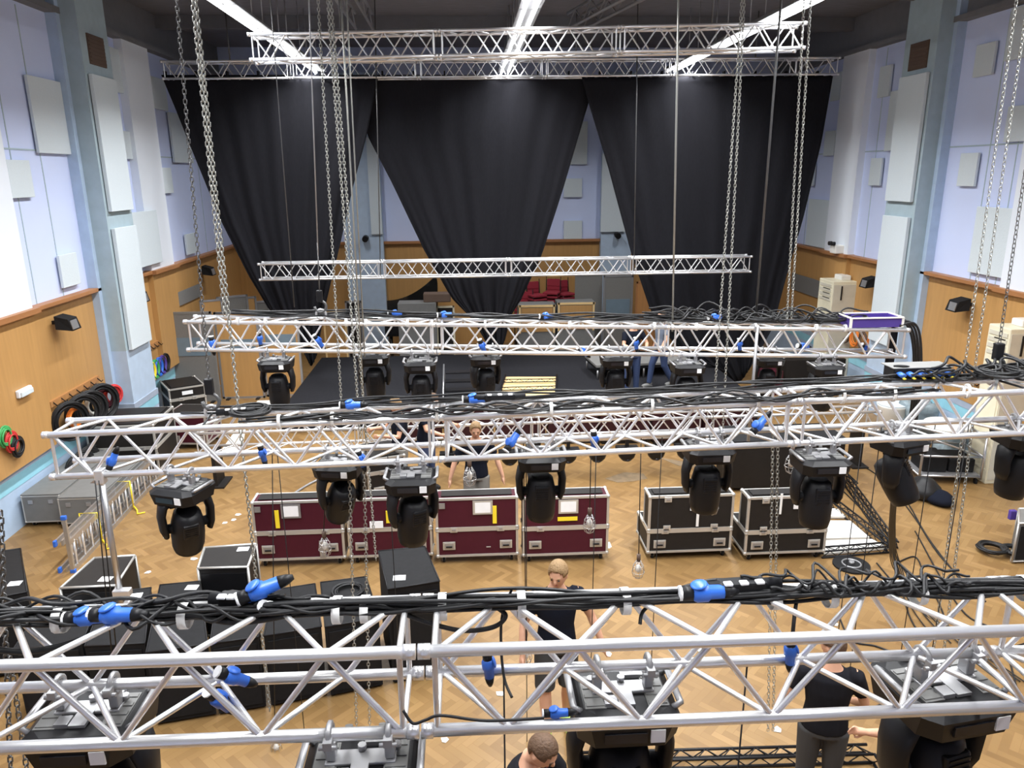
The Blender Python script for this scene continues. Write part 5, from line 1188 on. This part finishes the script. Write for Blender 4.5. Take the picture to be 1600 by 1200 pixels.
# ================================================================ PEOPLE
def sweep(q, pts, rad, n=14): q.tube([Vector(p) for p in pts], 1, n, radii=[r if isinstance(r, tuple) else (r, r) for r in rad])
def remesh(o, vs, smooth=4):
    m_ = o.modifiers.new('r', 'REMESH'); m_.mode = 'VOXEL'; m_.voxel_size = vs; m_.use_smooth_shade = True
    s_ = o.modifiers.new('s', 'SMOOTH'); s_.factor = .5; s_.iterations = smooth
    dg = bpy.context.evaluated_depsgraph_get(); me = bpy.data.meshes.new_from_object(o.evaluated_get(dg)); o.modifiers.clear(); o.data = me
    return o
def person(loc, rz, label, top, bottom, shoes, hair, arms, legs=None, lean=0.0, look=(0, 0), sc=1.0, short=True, bald=False, side_lean=0.0, hunch=0):
    """figure facing local -y; arms: ((elbow),(wrist),(finger dir)) for right(-x) and left(+x); look = (down, turn)"""
    t = thing('person', label, 'person', loc, rz); t.scale = (sc,)*3
    H_ = {'pel': Vector((0, 0, .98)), 'ch': Vector((side_lean*.5, -lean*.55, 1.28)), 'nk': Vector((side_lean, -lean, 1.50)), }
    nk = H_['nk']; hd = nk+Vector((side_lean*.2, -.03-lean*.35-.06*look[0], .155-.05*abs(look[0])-lean*.12))
    shz = nk+Vector((0, .0, -.07)); sh = {-1: shz+Vector((-.185, 0, 0)), 1: shz+Vector((.185, 0, 0))}
    lg = legs or {-1: ((-.10, -.02, .51), (-.12, .02, .09)), 1: ((.10, -.02, .51), (.12, .02, .09))}
    b = MB()
    # torso
    torso = [(H_['pel']+Vector((0, 0, -.10)), (.115, .15)), (H_['pel']+Vector((0, 0, .0)), (.12, .165)), (H_['pel'].lerp(H_['ch'], .5), (.105, .145)), (H_['ch'], (.118, .165)), (H_['ch'].lerp(nk, .55), (.11, .175)), (nk+Vector((0, 0, -.03)), (.07, .09)), (nk+Vector((0, 0, .03)), (.052, .055)), (nk.lerp(hd, .55), (.050, .052))]
    sweep(b, [p for p, _ in torso], [r for _, r in torso], 18)
    hr = Rz(look[1]) @ Rx(look[0])
    b.ball(hd, (.074, .093, .112), hr, 18, 14); b.ball(hd+hr @ Vector((0, -.022, -.062)), (.052, .060, .048), hr)
    b.ball(hd+hr @ Vector((0, -.098, -.012)), (.013, .017, .024), hr); b.ball(hd+hr @ Vector((0, -.075, .022)), (.05, .02, .012), hr)
    for s_ in (-1, 1): b.ball(hd+hr @ Vector((s_*.074, .005, -.01)), (.012, .02, .032), hr)
    for s_ in (-1, 1):
        el, wr, fd = [Vector(v) for v in arms[s_]]; el = sh[s_]+el; wr = sh[s_]+wr; fd = fd.normalized()
        sweep(b, [sh[s_]+Vector((-s_*.03, 0, .0)), sh[s_]+Vector((s_*.015, 0, -.03)), sh[s_].lerp(el, .5), el, el.lerp(wr, .35), wr], [.058, .056, .047, .040, .041, .027], 12)
        side = Vector((0, 1, 0)) if abs(fd.y) < .8 else Vector((0, 0, 1)); side = (side-fd*side.dot(fd)).normalized(); up = fd.cross(side)
        sweep(b, [wr, wr+fd*.045, wr+fd*.09], [(.022, .026), (.040, .018), (.040, .016)] if 0 else [.024, .030, .028], 10)
        for k in range(4):
            o_ = wr+fd*.08+side*(-.030+.020*k); ln = (.060, .072, .068, .052)[k]
            sweep(b, [o_, o_+fd*ln*.55+up*.004, o_+fd*ln+up*s_*.018], [.0095, .009, .007], 8)
        o_ = wr+fd*.035-side*.028; sweep(b, [o_, o_-side*.025+fd*.025, o_-side*.030+fd*.055], [.012, .010, .008], 8)
        kn, an = [Vector(v) for v in lg[s_]]; hp = H_['pel']+Vector((s_*.095, 0, -.06))
        sweep(b, [hp, hp.lerp(kn, .4), kn, kn.lerp(an, .35)+Vector((0, .012, 0)), an], [.090, .078, .055, .056, .036], 14)
        sweep(b, [an+Vector((0, .03, -.03)), an+Vector((0, -.04, -.05)), an+Vector((0, -.13, -.065))], [.036, .036, .024], 10)
    body = remesh(b.obj('body', 'skin', t), .0085)
    # shirt
    q = MB(); G = .012
    sweep(q, [H_['pel']+Vector((0, 0, -.06))]+[p for p, _ in torso[1:6]], [(.135, .18)]+[(r[0]+G+.004, r[1]+G+.002) for _, r in torso[1:6]], 18)
    for s_ in (-1, 1):
        el = sh[s_]+Vector(arms[s_][0]); sweep(q, [sh[s_]+Vector((-s_*.06, 0, .0)), sh[s_]+Vector((s_*.01, 0, -.025)), sh[s_].lerp(el, .35), sh[s_].lerp(el, .68)], [.062, .070, .064, .060], 14)
    remesh(q.obj('t_shirt', top, t), .012)
    q = MB(); sweep(q, [H_['pel']+Vector((0, 0, -.10)), H_['pel']+Vector((0, 0, .04))], [(.13, .17), (.128, .17)], 16)
    for s_ in (-1, 1):
        kn, an = [Vector(v) for v in lg[s_]]; hp = H_['pel']+Vector((s_*.095, 0, -.06))
        if short: sweep(q, [hp, hp.lerp(kn, .5), hp.lerp(kn, .98)], [.104, .10, .092], 14)
        else: sweep(q, [hp, hp.lerp(kn, .5), kn, kn.lerp(an, .5), an+Vector((0, 0, .0))], [.104, .092, .075, .068, .058], 14)
    remesh(q.obj('shorts' if short else 'trousers', bottom, t), .012)
    for s_ in (-1, 1):
        an = Vector(lg[s_][1]); q = MB(); q.ball(an+Vector((0, -.06, -.045)), (.052, .145, .042)); q.ball(an+Vector((0, .03, -.02)), (.045, .055, .055)); q.box(an+Vector((0, -.05, -.075)), (.09, .27, .025), bev=.01)
        remesh(q.obj('shoe', shoes, t), .009)
    # hair: cap over the top and back of the skull
    q = MB(); q.ball(hd+hr @ Vector((0, .012, .018)), (.081, .096, .108), hr, 22, 16)
    inv = hr.inverted(); dl = []
    for f in q.b.faces:
        c = inv @ (f.calc_center_median()-hd)
        if c.z < .022 and c.y < .045: dl.append(f)
        elif c.y < -.052 and c.z < .072: dl.append(f)
        elif c.z < -.045: dl.append(f)
        elif bald and c.z > .095: dl.append(f)
    bmesh.ops.delete(q.b, geom=dl, context='FACES'); h_ = q.obj('hair', hair, t); md = h_.modifiers.new('t', 'SOLIDIFY'); md.thickness = .012; md.offset = 0
    for s_ in (-1, 1):
        MB().ball(hd+hr @ Vector((s_*.030, -.086, .008)), (.012, .008, .007), hr, 8, 6).obj('eye', 'eye', t)
        MB().tube([hd+hr @ Vector((s_*.018, -.091, .026)), hd+hr @ Vector((s_*.045, -.080, .027))], .004, 5).obj('eyebrow', hair, t)
    MB().ball(hd+hr @ Vector((0, -.082, -.055)), (.022, .008, .006), hr, 8, 6).obj('mouth', 'lip', t)
    return t
DN = (0, 0, -1)
p = P(870, 893, Z=1.72)
person((p.x, p.y, 0), .1, 'man in a black T-shirt, dark shorts and neon trainers below the nearest truss, looking down', 'cloth' if 0 else 'navy', 'dkshorts', 'neon', 'hairl',
       {-1: ((-.10, .02, -.27), (-.14, -.12, -.50), (-.1, -.2, -1)), 1: ((.13, .02, -.26), (.22, -.06, -.50), (.2, -.1, -1))}, look=(.28, -.5),
       legs={-1: ((-.11, -.05, .51), (-.10, -.12, .09)), 1: ((.11, -.02, .51), (.13, .12, .09))}, sc=1.05)
p = P(742, 795, Z=0)
person((.07, 10.35, 0), .05, 'man in a dark blue T-shirt and grey shorts behind the third maroon case', 'navy', 'shorts', 'teal', 'hairl',
       {-1: ((-.12, .02, -.27), (-.20, -.04, -.52), (-.1, 0, -1)), 1: ((.12, .02, -.27), (.20, -.04, -.52), (.1, 0, -1))}, look=(.25, 0))
p = P(1306, 1012, Z=1.64)
person((p.x-.02, p.y, 0), PI-.3, 'man in black T-shirt and dark trousers, back turned, under the nearest truss at the right', 'cloth', 'dkshorts', 'caseblk', 'hair',
       {-1: ((-.10, -.04, -.27), (-.05, -.22, -.40), (.3, -1, -.3)), 1: ((.13, .0, -.26), (.16, -.12, -.48), (0, -.3, -1))}, look=(.2, .9), short=False)
p = P(1492, 1118, Z=1.62)
person((p.x, p.y, 0), -PI/2-.1, 'person mostly hidden behind the lamp at the lower right, both hands reaching left', 'cloth', 'jeans', 'caseblk', 'hair',
       {-1: ((-.02, -.26, -.10), (.06, -.52, -.02), (0, -1, .15)), 1: ((.02, -.26, -.16), (-.04, -.52, -.16), (0, -1, 0))}, look=(.3, 0), short=False, sc=.97)
p = P(820, 1148, Z=1.64)
person((p.x-.05, p.y, 0), .9, 'person with cropped dark hair bending forward at the bottom edge, left of centre', 'cloth', 'jeans', 'caseblk', 'hair',
       {-1: ((-.08, -.15, -.22), (-.02, -.35, -.35), (.2, -1, -.5)), 1: ((.10, -.12, -.24), (.05, -.34, -.36), (-.2, -1, -.5))}, look=(.6, 0), short=False, lean=.10, sc=1.0)
p = P(1030, 604, Z=ZS)
person((p.x, p.y, ZS), -1.2, 'person in a grey-blue T-shirt and jeans walking across the stage', 'greyt', 'jeans', 'greyc', 'hair',
       {-1: ((-.06, .10, -.26), (-.05, -.02, -.48), (0, -.2, -1)), 1: ((.08, -.06, -.26), (.10, -.20, -.45), (0, -.4, -1))}, short=False,
       legs={-1: ((-.10, -.16, .53), (-.10, -.22, .09)), 1: ((.10, .04, .52), (.10, .28, .12))})
p = P(990, 503, Z=2.08)
person((p.x, p.y, ZS), .2, 'person in a dark top standing behind the stage truss left of the walking person', 'navy', 'jeans', 'caseblk', 'hair',
       {-1: ((-.08, -.12, -.24), (.02, -.3, -.3), (.5, -1, 0)), 1: ((.10, -.10, -.24), (.0, -.3, -.3), (-.5, -1, 0))}, short=False, look=(.3, .3))
p = P(655, 735, Z=0)
person((-.75, 12.0, 0), 1.0, 'person in a dark T-shirt behind the second truss, facing a colleague', 'navy', 'jeans', 'caseblk', 'hair',
       {-1: ((-.08, -.14, -.24), (.0, -.36, -.30), (.2, -1, 0)), 1: ((.10, -.10, -.24), (.05, -.34, -.25), (-.2, -1, 0))}, short=False, look=(.5, .2), lean=.08)
p = P(622, 632, Z=1.64)
person((p.x, p.y, 0), -1.2, 'fair-haired person at the stage front behind the second truss', 'navy', 'shorts', 'caseblk', 'hairl',
       {-1: ((-.08, -.14, -.24), (.0, -.36, -.20), (.2, -1, 0)), 1: ((.10, -.10, -.24), (.05, -.34, -.2), (-.2, -1, 0))}, look=(.3, -.2))
